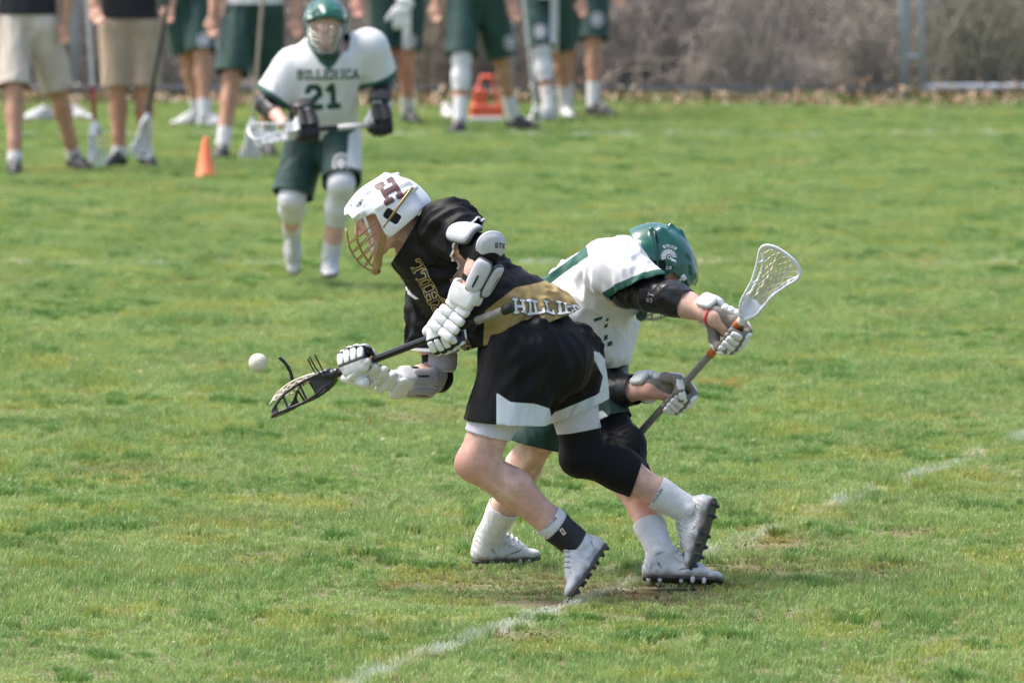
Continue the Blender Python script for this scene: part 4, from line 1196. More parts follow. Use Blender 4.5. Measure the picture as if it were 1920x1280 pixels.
def player_black():
    a = lambda x, y, d=0.: P(x, y, Y0 + d)
    root = thing('person', 'lacrosse player in black and gold kit with white helmet, stooping to scoop the ball', 'person', (a(1000, 700)[0], Y0 + .08, 0))
    # ---- body
    hipN, kneeN, ankN = a(985, 655, 0), a(893, 866, -.05), a(1083, 1020, .02)
    hipF, kneeF, ankF = a(1060, 655, .25), a(1094, 850, .28), a(1290, 955, .29)
    shoN, elbN, wriN = a(838, 438, -.08), a(912, 472, -.27), a(872, 568, -.245)
    shoF, elbF, wriF = a(812, 585, .2), a(822, 708, .17), a(736, 713, .03)
    neck = a(778, 452, .02)
    B = Field()
    leg(B, hipN, kneeN, ankN, 1.02, th=.88); leg(B, hipF, kneeF, ankF, 1.0, th=.74)
   
    arm(B, shoN, elbN, wriN, 1.0); arm(B, shoF, elbF, wriF, 1.02)
    for w, e in ((wriN, a(840, 612, -.23)), (wriF, a(690, 700, -.03))): B.seg(w, e, .028, .024)
    B.chain([a(1005, 640, .12), a(945, 590, .1), a(855, 522, .08), a(800, 470, .05)], [.125, .115, .118, .09], u=YA, q=1.2, k=.04)
    B.seg(shoN, a(800, 480, .05), .06, .08, k=.04); B.seg(shoF, a(810, 500, .08), .06, .08, k=.04)
    B.seg(a(790, 462, .04), neck, .07, .066, k=.04)
    Mh = frame(a(724, 398, -.005), V(-.906, -.06, -.423), V(-.423, 0, .906))
    Fh, Ah = head_field(Mh, neck)
    v, f = join_parts([B.mesh(.0062, 2), Fh.mesh(.0030, 1)])
    fl = flush_attr(v, [(kneeN + V(-.03, -.04, -.02), .09), (xf(Ah, (.07, .05, -.03)), .06), (xf(Ah, (.115, 0, -.02)), .03), (lerp(kneeN, ankN, .5), .08), (elbN, .07), (xf(Ah, (.095, 0, -.066)), .022)])
    mk('body', v, f, M['skin'], root, attrs={'flush': fl})
    eyes(Ah, root)
    H = Field(); H.M = Ah
    H.ell((-.018, 0, .015), (.098, .079, .077)); H.ell((-.05, 0, -.02), (.055, .07, .05), k=.02); H.box((.1, 0, -.02), (.06, .2, .075), .01, op='sub')
    v, f = H.mesh(.004, 1); mk('hair', v, f, mat('hair', (.07, .045, .028), .6, .3, 60, .5, 200), root)
    # ---- helmet
    hm, hv, hf = helmet(root, Mh, M['shell_white'], M['gold'], M['gold'])
    word('helmet_letter', hm, (hv, hf), 'h', a(729, 363, 0), (.0, -1, .15), V(.87, 0, .5), .064, M['print_maroon'], .17, .06, M['print_grey'], cell=.0009, squeeze=.74)
    word('helmet_mark', hm, (hv, hf), 'R', a(683, 385, 0), (-.1, -1, .1), V(.92, 0, .25), .010, M['print_black'], .14, cell=.0006)
    # ---- jersey
    J = Field()
    J.chain([a(1008, 632, .12), a(945, 588, .1), a(855, 522, .08), a(795, 466, .05)], [.172, .148, .148, .106], u=YA, q=1.15, k=.05)
    J.ell(a(845, 428, -.09), (.085, .10, .085), k=.06)
    J.seg(a(832, 432, -.06), a(892, 455, -.20), .088, .076, k=.05)
    J.seg(a(812, 565, .18), a(812, 668, .16), .092, .080, k=.05)
    J.seg(a(905, 630, .05), a(893, 668, .06), .042, .034, k=.04)
    J.seg(a(800, 466, .03), a(760, 433, .01), .108, .102, k=.04)
    hemN, hemNn = a(880, 445, -.17), V(.80, -.35, -.50)
    hemF = a(812, 657, .165)
    waist = a(995, 611, .1)
    coll = a(767, 438, .015); colln = V(-.86, 0, .51)
    rid = [(a(858, 500, -.1), a(770, 470, -.08), .022, .012), (a(862, 515, -.1), a(775, 520, -.06), .020, .011), (a(870, 540, -.08), a(800, 560, -.05), .02, .010),
           (a(905, 560, -.07), a(985, 560, -.07), .022, .008), (a(930, 520, -.06), a(1010, 548, -.06), .02, .008), (a(850, 400, -.15), a(880, 425, -.2), .02, .008),
           (a(800, 420, -.1), a(870, 400, -.14), .02, .009), (a(905, 610, -.06), a(990, 575, -.09), .016, .006), (a(770, 585, .12), a(820, 640, .1), .018, .010)]
    def gold(v):
        x, y = side_px(v, Y0)
        g = sd_poly(x, y, [(904, 690), (909, 580), (934, 560), (966, 537), (1020, 530), (1110, 540), (1130, 620), (1000, 690)])
        c = sd_poly(x, y, [(817, 549), (842, 560), (868, 585), (860, 606), (833, 588)])
        c = np.where(v[:, 1] < Y0 + .1, c, -9)
        return np.maximum(g, c)
    def white(v):
        d1 = np.abs((v - hemN) @ nz(hemNn)) * 565; d2 = np.linalg.norm(v - hemN, axis=1)
        e1 = np.abs((v - hemF)[:, 2]) * 565; e2 = np.linalg.norm(v - hemF, axis=1)
        x, y = side_px(v, Y0)
        st = sd_poly(x, y, [(752, 522), (764, 545), (786, 560), (778, 563), (758, 550)])
        return np.maximum(np.maximum(np.where(d2 < .14, 3.5 - d1, -5), np.where(e2 < .13, 7 - e1, -5)), np.where(v[:, 1] < Y0 + .1, st, -5))
    jo, jm = cloth('jersey', J, .0068, M['black_jersey'], root,
                   [(hemN, hemNn, .17), (hemF, V(-.05, 0, -1), .17), (waist, V(.34, 0, -.94), .32), (coll, colln, .14)],
                   .018, 10., V(.8, 0, .6), 3., rid, {'gold': gold, 'white': white})
    word('lettering', jo, jm, 'HAVERHILL', a(816, 580, -.1), (-.25, -1, -.05), V(-.42, 0, .90), .042, M['print_black'], .10, .11, M['print_gold'], cell=.0012, squeeze=.95, lift=.004)
    word('lettering', jo, jm, 'HILLIES', a(1046, 550, -.1), (.30, -.80, .55), V(.95, .25, .10), .040, M['print_white'], .15, .08, M['print_grey'], cell=.0013, lift=.004)
    # ---- shorts
    S = Field()
    S.seg(a(1000, 630, .1), a(985, 660, .04), .132, .140, u=YA, q=1.1, k=.05)
    S.seg(a(985, 665, .02), a(946, 795, -.02), .140, .134, k=.05)
    S.ell(a(1057, 668, .14), (.104, .14, .105), k=.06); S.ell(a(1052, 690, .02), (.09, .08, .10), k=.06)
    S.seg(a(1062, 665, .25), a(1082, 785, .28), .112, .106, k=.05); S.seg(a(1085, 665, .26), a(1104, 735, .30), .07, .062, k=.05)
    hN, hNn = a(946, 791, -.02), V(-.07, 0, -1); hF, hFn = a(1080, 772, .28), V(.38, 0, -.92)
    rid = [(a(1040, 600, .0), a(1035, 740, .02), .016, -.016), (a(1000, 640, -.13), a(930, 700, -.16), .022, .009), (a(1010, 665, -.13), a(920, 745, -.16), .022, .010),
           (a(1030, 690, -.12), a(985, 760, -.12), .02, .010), (a(960, 620, -.1), a(1030, 600, -.05), .02, .006), (a(1060, 700, .1), a(1100, 640, .1), .022, .008),
           (a(1075, 740, .18), a(1120, 690, .2), .02, .009), (a(905, 670, -.1), a(885, 760, -.1), .022, .008), (a(1027, 700, .06), a(1028, 790, .08), .018, -.018)]
    def white(v):
        x, y = side_px(v, Y0)
        p1 = np.where(v[:, 1] < Y0 + .10, sd_poly(x, y, [(931, 730), (957, 747), (1000, 751), (1030, 762), (1040, 810), (931, 810)]), -9)
        b = (v - hF) @ nz(hFn) * 565 + 19
        p2 = np.where((v[:, 1] > Y0 + .12), b, -9)
        p3 = np.where(v[:, 1] > Y0 + .05, sd_poly(x, y, [(1106, 655), (1124, 668), (1150, 700), (1150, 740), (1125, 745), (1132, 715), (1120, 690)]), -9)
        return np.maximum(np.maximum(p1, p2), p3)
    cloth('shorts', S, .0068, M['black_shorts'], root, [(hN, hNn, .23), (hF, hFn, .2)], .016, 9., V(-.3, 0, -1), 9., rid, {'white': white})
    # ---- compression shorts, knee sleeve, socks, ankle brace
    leg_wrap('compression_shorts', root, M['compress'], hipN, kneeN, ankN, 1.02, .88, .008, (a(913, 815, -.04), V(-.25, 0, -.97)), (a(960, 700, -.02), V(0, 0, 1)), .0065, .0012, 14.)
    leg_wrap('compression_shorts', root, M['compress'], hipF, kneeF, ankF, 1.0, .82, .009, (a(1081, 807, .28), V(.17, 0, -.98)), (a(1070, 715, .26), V(0, 0, 1)), .0065, .0012, 14.)
    leg_wrap('knee_sleeve', root, M['sleeve_black'], hipF, kneeF, ankF, 1.0, .78, .009, (a(1195, 889, .285), V(.94, 0, -.33)), (a(1085, 785, .28), V(-.1, 0, 1)), .0055, .0014, 16.,
             lambda F: F.ell(kneeF + V(-.016, 0, -.016), .058, k=.03))
    def sock(t0, t1, hip, knee, ank, s_, th, ex, nm='sock', m=None):
        d = nz(ank - knee); return leg_wrap(nm, root, m or M['sock'], hip, knee, ank, s_, th, ex, (lerp(knee, ank, t0), -d), (lerp(knee, ank, t1), d))
    _, sk = sock(.70, 1.05, hipN, kneeN, ankN, 1.02, .88, .005)
    _, bk = sock(.785, .985, hipN, kneeN, ankN, 1.02, .88, .009, 'ankle_brace', M['brace'])
    word('sock_mark', root, sk, 'HILLIES', a(1032, 982, 0), (0, -1, .2), V(.75, 0, .65), .008, M['print_black'], .13, cell=.0008, lift=.003)
    decal('brace_tag', root, bk, a(1055, 999, 0), (0, -1, .2), V(.6, 0, -.8), .022, .013, lambda u, v: np.ones(u.shape, bool), M['print_white'], .002, .003)
    decal('brace_tag', root, bk, a(1055, 999, 0), (0, -1, .2), V(.6, 0, -.8), .014, .006, lambda u, v: np.ones(u.shape, bool), M['tag_red'], .002, .0045)
    _, sk = sock(.69, 1.04, hipF, kneeF, ankF, 1.0, .8, .006)
    word('sock_mark', root, sk, 'HILLIES', a(1235, 913, 0), (0, -1, .2), V(.6, 0, .8), .008, M['print_black'], .13, cell=.0008, lift=.003)
    # ---- cleats
    shoe(root, ankN, V(-.45, -.66, -.60), V(-.78, .1, .6), L=.262)
    shoe(root, ankF, V(-.30, -.18, -.94), V(-.9, .36, .25), L=.262)
    # ---- elbow pads
    for sho, elb, wri, out, pm, up_, cap_, fore in (
            (shoN, elbN, wriN, V(.55, -.75, .25), M['pad_white'], (a(853, 446, -.185), a(897, 456, -.25)), a(922, 464, -.300), (a(916, 486, -.275), a(886, 545, -.262))),
            (shoF, elbF, wriF, V(.0, -.95, -.25), M['pad_grey'], (a(831, 655, .17), a(829, 696, .16)), a(821, 713, .125), (a(806, 712, .13), a(757, 712, .06)))):
        F = Field(); F.seg(lerp(sho, elb, .45), elb, .054, .046); F.seg(elb, lerp(elb, wri, .62), .046, .043)
        d1, d2 = nz(elb - sho), nz(wri - elb)
        o, _ = cloth('elbow_pad', F, .005, M['sleeve_black'], root, [(lerp(elb, wri, .60), d2, .08)], .001, 20.)
        fa, fb = fore; ax = nz(fb - fa); edge = M['pad_edge'] if pm is M['pad_grey'] else M['print_grey']
        panel('upper_guard', o, up_[0], up_[1], .050, .050, out, -62, 62, .012, pm, edge)
        panel('forearm_guard', o, fa, fb, .050, .043, out, -78, -4, .014, pm, edge); panel('forearm_guard', o, fa, fb, .050, .043, out, 3, 72, .013, pm, edge)
        for t_, g0, g1 in ((-38, .25, .8), (36, .45, .85)):
            panel('slot', o, lerp(fa, fb, g0), lerp(fa, fb, g1), .0605, .0555, out, t_ - 3.5, t_ + 3.5, .003, M['print_black'])
        E = Field(); Mc = frame(cap_ + nz(out) * .006, ax, out); E.M = Mc
        E.ell((0, 0, -.006), (.042, .048, .017)); E.ell((.016, 0, -.008), (.050, .032, .019), k=.02); E.ell((0, 0, -.014), (.052, .055, .018), k=.004); E.cut((0, 0, -.03), (0, 0, -1))
        v, f = E.mesh(.0034, 2); e = mk('elbow_cap', v, f, pm, o)
        if pm is M['pad_white']: word('cap_letters', e, (v, f), 'STX', a(937, 461, -.3), (.2, -1, .1), V(1, 0, -.05), .014, M['print_black'], .15, cell=.0007)
    # ---- stick, gloves
    bt, th = a(958, 577, -.345), a(622, 704, .0)
    s = nz(th - bt)
    at_ = lambda x: bt + (th - bt) * ((958 - x) / (958 - 622.))
    stick('lacrosse_stick', 'black lacrosse stick with grey taped butt, held low by the player in black', bt, th, V(.42, -.10, -.88), M['shaft_black'], M['head_black'], M['string_pale'],
          bands=((.0, .19, M['tape_grey']), (.765, .81, M['tape_gold'])), head_len=.25, tilt=-9)
    gN = glove(root, at_(836), s, V(.36, -.25, -.93), V(0, -1, .15), 1, -.085, fore=wriN - elbN, wrist=wriN)
    gF = glove(root, at_(674), s, V(-.36, .2, .93), V(0, -1, .2), 1, -.082, fore=wriF - elbF, wrist=wriF)
    st = bpy.data.objects['lacrosse_stick']
    v, f = tube_arrays([spline([a(604, 705, -.01), a(592, 690, -.02), a(580, 668, -.03)], 8), spline([a(610, 702, -.01), a(603, 690, -.03), a(590, 664, -.05)], 8), spline([a(598, 706, 0), a(588, 694, .01), a(577, 672, .0)], 8)], .0028, 5)
    for i in range(3):
        n0 = 8 * 5; mk('loose_string', v[i * n0:(i + 1) * n0], [[k - i * n0 for k in q] for q in f if min(q) >= i * n0 and max(q) < (i + 1) * n0], M['head_black'], st)
    v, f = tube_arrays([(spline([a(548, 712, .02), a(545, 698, .02), a(536, 682, .02), a(523, 669, .02)], 9), [.007, .007, .006, .006, .007, .006, .006, .0065, .006])], .006, 7)
    mk('shooting_string', v, f, M['head_black'], st)
    # ball in the air
    b = Field(); c = a(484, 680, 0); b.ell(c, .0317); v, f = b.mesh(.004, 2)
    tag(mk('lacrosse_ball', v, f, M['rubber_ball'], loc=c), 'cream rubber ball in the air ahead of the black stick head', 'ball')
player_black()

# ================================================================ player in white and green with the white stick head
def player_green():
    a = lambda x, y, d=0.: P(x, y, Y0 + d)
    root = thing('person', 'lacrosse player in white jersey and green helmet, bent over behind the player in black', 'person', (a(1060, 700)[0], Y0 + .7, 0))
    hipN, kneeN, ankN = a(1062, 665, .68), a(1165, 838, .52), a(1240, 1042, .27)
    hipF, kneeF, ankF = a(1038, 665, .92), a(1014, 815, .78), a(916, 1008, .98)
    shoN, elbN, wriN = a(1165, 525, .43), a(1260, 559, .30), a(1340, 594, .19)
    shoF, elbF, wriF = a(1150, 590, .80), a(1142, 733, .60), a(1222, 730, .46)
    neck = a(1192, 512, .56)
    B = Field()
    leg(B, hipN, kneeN, ankN, 1.0, th=.8); leg(B, hipF, kneeF, ankF, 1.0, th=.85)
    arm(B, shoN, elbN, wriN, .98); arm(B, shoF, elbF, wriF, .98)
    B.chain([a(1050, 655, .8), a(1080, 600, .72), a(1145, 530, .6)], [.13, .125, .11], u=YA, q=1.15, k=.04)
    B.seg(shoN, a(1140, 540, .62), .06, .08, k=.04); B.seg(shoF, a(1140, 560, .65), .06, .08, k=.04); B.seg(a(1145, 530, .6), neck, .09, .064, k=.04)
    Mh = frame(a(1240, 492, .53), V(.56, .05, -.83), V(.83, 0, .56))
    Fh, Ah = head_field(Mh, neck)
    st_a, st_b = a(1180, 834, .62), a(1397, 592, .11)
    s = nz(st_b - st_a); at_ = lambda x: st_a + (st_b - st_a) * ((x - 1180) / (1397. - 1180))
    for w, e in ((wriN, at_(1368)), (wriF, at_(1262))): B.seg(w, e - YA * -.02, .028, .022)
    v, f = join_parts([B.mesh(.0065, 2), Fh.mesh(.0036, 1)])
    mk('body', v, f, M['skin'], root, attrs={'flush': flush_attr(v, [(lerp(kneeN, ankN, .6), .09), (wriF, .06), (xf(Ah, (.08, .0, -.03)), .06)])})
    hm, hv, hf = helmet(root, Mh, M['shell_green'], M['steel'], M['green_plastic'])
    # crest on the helmet: a fan of white feathers between two lettered bands
    hb = (hv, hf); cc = a(1258, 478, .4); cn, cu = (.25, -1, .15), V(.98, 0, -.12)
    def fan(u, v):
        u, v = u * 740, v * 740; r = np.hypot(u, v + 4); th = np.degrees(np.arctan2(v + 4, u))
        q = np.abs(((th + 10) % 15) - 7.5) < 5.2
        return ((r > 8) & (r < 20 + 1.5 * np.cos(np.radians(th * 24))) & q & (th > 5) & (th < 205 - 0)) | ((r > 8) & (r < 19) & q & (th < -150)) | ((r > 3.2) & (r < 5.2)) | ((np.abs(v + 7 + u * .25) < 3.2) & (u > 5) & (u < 20)) 
    decal('helmet_crest', hm, hb, cc, cn, cu, .066, .066, fan, M['print_white'], .0008)
    def band(u, v):
        r = np.hypot(u * 740, v * 740 + 3); th = np.degrees(np.arctan2(v * 740 + 3, u * 740))
        return ((r > 23.5) & (r < 31.5)) & (((th > 52) & (th < 128)) | ((th < -70) & (th > -140)))
    decal('crest_band', hm, hb, cc, cn, cu, .092, .092, band, M['print_white'], .0009)
    def arcw(R0, sg):
        return lambda u, v: ((R0 + v * sg) * math.sin(u / R0), (R0 + v * sg) * math.cos(u / R0) * sg - .003)
    word('crest_letters', hm, hb, 'BILLERICA', cc, cn, cu, .0068, M['print_green'], .15, cell=.0006, warp=arcw(.037, 1), squeeze=.72, lift=.003)
    word('crest_letters', hm, hb, 'SCHOOL', cc, cn, cu, .0068, M['print_green'], .15, cell=.0006, warp=lambda u, v: ((.037 - v) * math.sin(u / .037 - .25), -(.037 - v) * math.cos(u / .037 - .25) - .003), lift=.003)
    # ---- jersey
    J = Field()
    J.chain([a(1058, 632, .76), a(1076, 597, .72), a(1148, 518, .58), a(1185, 505, .56)], [.165, .168, .122, .10], u=YA, q=1.05, k=.05)
    J.seg(a(1112, 610, .62), a(1146, 664, .60), .075, .055, k=.06)
    J.ell(a(1160, 500, .46), (.09, .10, .085), k=.06)
    J.seg(a(1158, 505, .42), a(1208, 545, .34), .092, .082, k=.05)
    J.seg(a(1150, 590, .78), a(1146, 665, .70), .085, .075, k=.05)
    hN, hNn = a(1203, 535, .34), V(.30, -.30, -.88)
    hem, hemn = a(1120, 690, .65), V(.12, 0, -1)
    neckp, neckn = a(1196, 500, .55), V(.85, 0, .1)
    rid = [(a(1130, 560, .35), a(1180, 640, .45), .022, .012), (a(1110, 520, .4), a(1160, 560, .35), .022, .010), (a(1100, 590, .45), a(1170, 600, .45), .02, .012),
           (a(1095, 630, .5), a(1160, 650, .5), .02, .012), (a(1050, 520, .55), a(1110, 500, .45), .024, .009), (a(1150, 470, .4), a(1200, 500, .36), .02, .008), (a(1115, 660, .5), a(1165, 680, .52), .016, .009),
           (a(1120, 600, .45), a(1135, 690, .5), .018, .012)]
    def green(v):
        x, y = side_px(v, Y0 + .5)
        st = sd_poly(x, y, [(990, 545), (1060, 497), (1100, 463), (1103, 478), (1066, 510), (1020, 545), (1000, 575)])
        d = np.abs((v - hN) @ nz(hNn)) * 557; r = np.linalg.norm(v - hN, axis=1)
        return np.maximum(st, np.where(r < .15, 13 - d, -9))
    jo, jm = cloth('jersey', J, .0068, M['white_jersey'], root, [(hN, hNn, .16), (hem, hemn, .2), (neckp, neckn, .12)], .020, 10., V(.4, 0, -1), 21., rid, {'green': green})
    def digit(u, v):
        u, v = u * 557, v * 557
        m = np.zeros(u.shape, bool)
        for (x0, y0, w, h) in ((-14, 32, 16, 6), (-2, 14, 7, 7), (3, 24, 5, 5), (-8, -8, 8, 9), (-4, -22, 10, 7)): m |= (np.abs(u - x0 - (v - y0) * .5) < w / 2) & (np.abs(v - y0) < h / 2)
        return m
    decal('jersey_number', jo, jm, a(1158, 628, .4), (.2, -1, 0), V(.95, 0, .3), .08, .16, digit, M['print_green'], .002)
    # ---- shorts
    S = Field()
    S.seg(a(1050, 650, .8), a(1050, 690, .78), .145, .14, u=YA, q=1.15, k=.05)
    S.seg(a(1062, 675, .68), a(1140, 812, .55), .125, .098, k=.05); S.seg(a(1040, 680, .9), a(1000, 830, .80), .130, .120, k=.05)
    hA, hAn = a(1143, 795, .55), nz(a(1165, 838, .52) - a(1110, 745, .6)); hB, hBn = a(1000, 832, .80), V(-.25, 0, -.97)
    def white(v):
        x, y = side_px(v, Y0 + .5)
        return np.where(v[:, 1] < Y0 + .62, sd_poly(x, y, [(1108, 775), (1130, 768), (1160, 800), (1162, 815), (1120, 832), (1100, 800)]), -9)
    cloth('shorts', S, .0072, M['green_shorts'], root, [(hA, hAn, .18), (hB, hBn, .18)], .009, 9., V(.2, 0, -1), 33., (), {'white': white})
    leg_wrap('knee_pad', root, M['sleeve_black'], hipN, kneeN, ankN, 1.0, .8, .010, (lerp(kneeN, ankN, .27), ankN - kneeN), (lerp(hipN, kneeN, .6), hipN - kneeN), .006, .003, 26.,
             lambda F: F.ell(kneeN + V(.02, -.01, .01), .058, k=.03))
    for hp, kn, an, th_ in ((hipN, kneeN, ankN, .8), (hipF, kneeF, ankF, .85)):
        d = nz(an - kn); leg_wrap('sock', root, M['sock'], hp, kn, an, 1.0, th_, .005, (lerp(kn, an, .70), -d), (lerp(kn, an, 1.03), d))
    shoe(root, ankN, V(1, -.05, -.03), V(-.05, .32, .93), True, kneeN - ankN, L=.272)
    shoe(root, ankF, V(.78, .42, .0), V(0, 0, 1), True, kneeF - ankF, L=.262)
    # ---- elbow pads
    F = Field(); F.chain([a(1178, 545, .40), a(1225, 552, .335), a(1262, 560, .29), a(1300, 575, .25)], [.062, .056, .055, .046], k=.03)
    F.ell(a(1250, 552, .27), (.045, .035, .034), k=.02); F.seg(a(1222, 528, .33), a(1228, 575, .31), .006, .006, k=.012, op='sub')
    F.seg(a(1247, 540, .25), a(1290, 553, .23), .012, .008, k=.02); F.seg(a(1252, 560, .245), a(1290, 580, .22), .012, .008, k=.02)
    o, pm_ = cloth('elbow_pad', F, .005, M['pad_black'], root, [(a(1288, 568, .26), wriN - elbN, .09)], .0022, 20.)
    word('pad_letters', o, pm_, 'ST', a(1216, 552, .2), (-.1, -1, .2), V(.3, 0, .95), .018, M['pad_grey'], .13, cell=.0008)
    F = Field(); F.chain([a(1146, 690, .68), elbF, a(1190, 730, .52)], [.060, .066, .052], k=.03); F.ell(a(1150, 742, .56), (.05, .05, .05), k=.02)
    cloth('elbow_pad', F, .0055, M['pad_black'], root, [(a(1192, 731, .52), wriF - elbF, .09)], .0025, 20.)
    # ---- stick, gloves, wristband
    stick('lacrosse_stick', 'grey shafted lacrosse stick with white head, held across by the player in white', st_a, st_b, V(-.40, -.85, -.30), M['shaft_grey'], M['head_white'], M['string_pale'],
          bands=((.70, .775, M['tape_orange']), (.925, .98, M['tape_orange'])), head_len=.272, width=.165, hdir=V(.5, -.35, .78))
    glove(root, at_(1369), s, V(.763, 0, -.647), V(0, 1, .1), -1, 0, fore=wriN - elbN, dark=M['glove_palm'], wrist=wriN)
    glove(root, at_(1266), s, V(.763, 0, -.647), V(0, 1, .1), 1, -.035, fore=wriF - elbF, dark=M['glove_palm'], wrist=wriF)
    d = nz(wriN - elbN); F = Field(); c = lerp(elbN, wriN, .93); F.seg(c - d * .003, c + d * .003, .036, .036); F.cut(c + d * .006, d); F.cut(c - d * .006, -d)
    v, f = F.mesh(.0034, 1); mk('wristband', v, f, M['wristband'], root)
player_green()

# ================================================================ the runner and the people on the touchline
def person(label, Y, J, front, kit, loc=None, h=.010):
    """J: joints in photo units at distance Y (x, y, depth offset)"""
    p = {k: P(v[0], v[1], Y + (v[2] if len(v) > 2 else 0)) for k, v in J.items()}
    root = thing('person', label, 'person', (p['pel'][0], Y, 0))
    front = nz(front); B = Field(); sk = kit['skin']
    for q in 'RL': leg(B, p['hip' + q], p['knee' + q], p['ank' + q], kit.get('legs', 1.), th=.85)
    for q in 'RL': arm(B, p['sho' + q], p['elb' + q], p['wri' + q], 1.)
    B.chain([p['pel'], lerp(p['pel'], p['neck'], .45), lerp(p['pel'], p['neck'], .8)], [.145, .125, .145], u=front, q=.66, k=.04)
    B.seg(p['shoR'], p['shoL'], .06, .06, k=.05); B.seg(lerp(p['pel'], p['neck'], .8), p['neck'], .1, .062, k=.04)
    bare = kit.get('hands', True)
    if bare:
        for q in 'RL':
            w = p['wri' + q]; d = nz(w - p['elb' + q]); sd = nz(np.cross(d, front)) if abs(d @ front) < .95 else V(1, 0, 0); fr = np.cross(sd, d)
            B.seg(w, w + d * .075, .028, .036, u=fr, q=.55, k=.015)
            for i, l in enumerate((.070, .080, .075, .058)):
                r0 = w + d * .085 + sd * (.027 - .018 * i); k1 = r0 + d * l * .5 + front * .008; k2 = r0 + d * l * .9 + front * .03
                B.chain([r0, k1, k2], [.0105, .0095, .008], k=.004)
            tb = w + d * .03 + sd * .032; B.chain([tb, tb + d * .035 + sd * .018, tb + d * .065 + sd * .015 + front * .015], [.013, .011, .009], k=.008)
    Mh = frame(p['head'], kit.get('look', front), V(0, 0, 1) + np.asarray(kit.get('up', (0, 0, 0)), float))
    Fh, Ah = head_field(Mh, p['neck'], .98)
    v, f = join_parts([B.mesh(.0085, 2), Fh.mesh(.0045, 1)])
    mk('body', v, f, sk, root, attrs={'flush': np.full(len(v), -1.)})
    eyes(Ah, root)
    if kit.get('helmet'): helmet(root, Mh, *kit['helmet'])
    else:
        H = Field(); H.M = Ah; H.ell((-.016, 0, .03), (.104, .084, .085)); H.ell((-.06, 0, -.015), (.055, .072, .05), k=.02); H.box((.1, 0, -.03), (.05, .2, .075), .01, op='sub')
        v, f = H.mesh(.006, 1); mk('hair', v, f, kit['hair'], root)
    # shirt
    J_ = Field(); r0 = kit.get('bulk', .03); up = nz(p['neck'] - p['pel'])
    hemp = lerp(p['pel'], p['neck'], kit.get('hem', -.02))
    J_.chain([hemp - up * .06, lerp(p['pel'], p['neck'], .45), lerp(p['pel'], p['neck'], .8)], [.150 + r0, .138 + r0, .150 + r0], u=front, q=.70, k=.04)
    J_.seg(p['shoR'], p['shoL'], .068 + r0 * .6, .068 + r0 * .6, k=.05); J_.seg(lerp(p['pel'], p['neck'], .8), p['neck'] + up * .03, .10 + r0, .075, k=.04)
    cuts = [(hemp, -up, .36), (p['neck'] + up * kit.get('neck_up', -.005), up, kit.get('neck_r', .13))]
    tsl = kit.get('sleeve', .6)
    for q in 'RL':
        e = lerp(p['sho' + q], p['elb' + q], tsl); d = nz(p['elb' + q] - p['sho' + q])
        J_.seg(p['sho' + q], e, .070 + r0, .066 + r0, k=.05); cuts.append((e, d, .15))
    at = kit.get('shirt_attr', {})
    jo, jm = cloth('jersey' if kit.get('team') else 'shirt', J_, .0095, kit['shirt'], root, cuts, .008, 9., up, Y + p['pel'][0], kit.get('rid', lambda p: ())(p), {k: fn(p) for k, fn in at.items()} and {k: fn(p) for k, fn in at.items()})
    # shorts
    S = Field(); S.seg(p['pel'] + up * .05, p['pel'] - up * .03, .158, .160, u=front, q=.74, k=.04); cuts = []
    ts = kit.get('short_len', .88)
    for q in 'RL':
        e = lerp(p['hip' + q], p['knee' + q], ts); d = nz(p['knee' + q] - p['hip' + q])
        S.seg(p['hip' + q], e + d * .02, .115, kit.get('short_r', .105), k=.035); cuts.append((e, d, .16))
    so, sm = cloth('shorts', S, .0095, kit['shorts'], root, cuts, .007, 9., V(0, 0, 1), Y * 3 + p['pel'][0], [(p['pel'] - up * .04 + front * .12, (p['kneeR'] + p['kneeL']) / 2 + front * .10, .026, -.026)], {k: fn(p) for k, fn in kit.get('short_attr', {}).items()})
    for q, c, r in kit.get('badges', ()):
        decal('shorts_badge', so, sm, p['knee' + q] + c, (0, -1, 0), V(1, 0, 0), .13, .13, lambda u, v: (np.hypot(u, v * .9) < r) & ~((np.abs(np.hypot(u, v) - r * .68) < r * .12)) | (np.hypot(u, v) < r * .3), M['pad_white'], .004)
    # socks, sleeves, shoes
    for q in 'RL':
        kn, an = p['knee' + q], p['ank' + q]; d = nz(an - kn)
        if q in kit.get('knee_sleeve', ''):
            F = Field(); F.chain([lerp(p['hip' + q], kn, .75), kn, lerp(kn, an, .32), lerp(kn, an, .6)], [.076, .066, .064, .056], k=.03)
            F.ell(kn + front * .030, .056, k=.03); F.seg(kn + front * .04, lerp(kn, an, .2) + front * .036, .03, .026, k=.03); cloth('knee_sleeve', F, .008, M['white_cloth'], root, [(lerp(kn, an, .52), d, .1)], .002, 20.)
        t0 = kit.get('sock', .7)
        F = Field(); F.seg(lerp(kn, an, t0), an, .050, .047); cloth('sock', F, .006, kit.get('sock_mat', M['sock']), root, [(lerp(kn, an, t0 + .03), -d, .09)], .001, 30.)
        t = kit['toe' + q]
        shoe(root, an, t[0], t[1], kit.get('high', False), kn - an if kit.get('high') else None, upper=kit['shoe'], sole=kit.get('sole'), studs=False, laces=kit.get('laces', True), L=.285)
    return root, p, jo, jm

def gstick(name, label, a, b, face, shaft, headm, bands=(), **k): return stick(name, label, a, b, face, shaft, headm, M['sock'], bands=bands, cord=.006, **k)

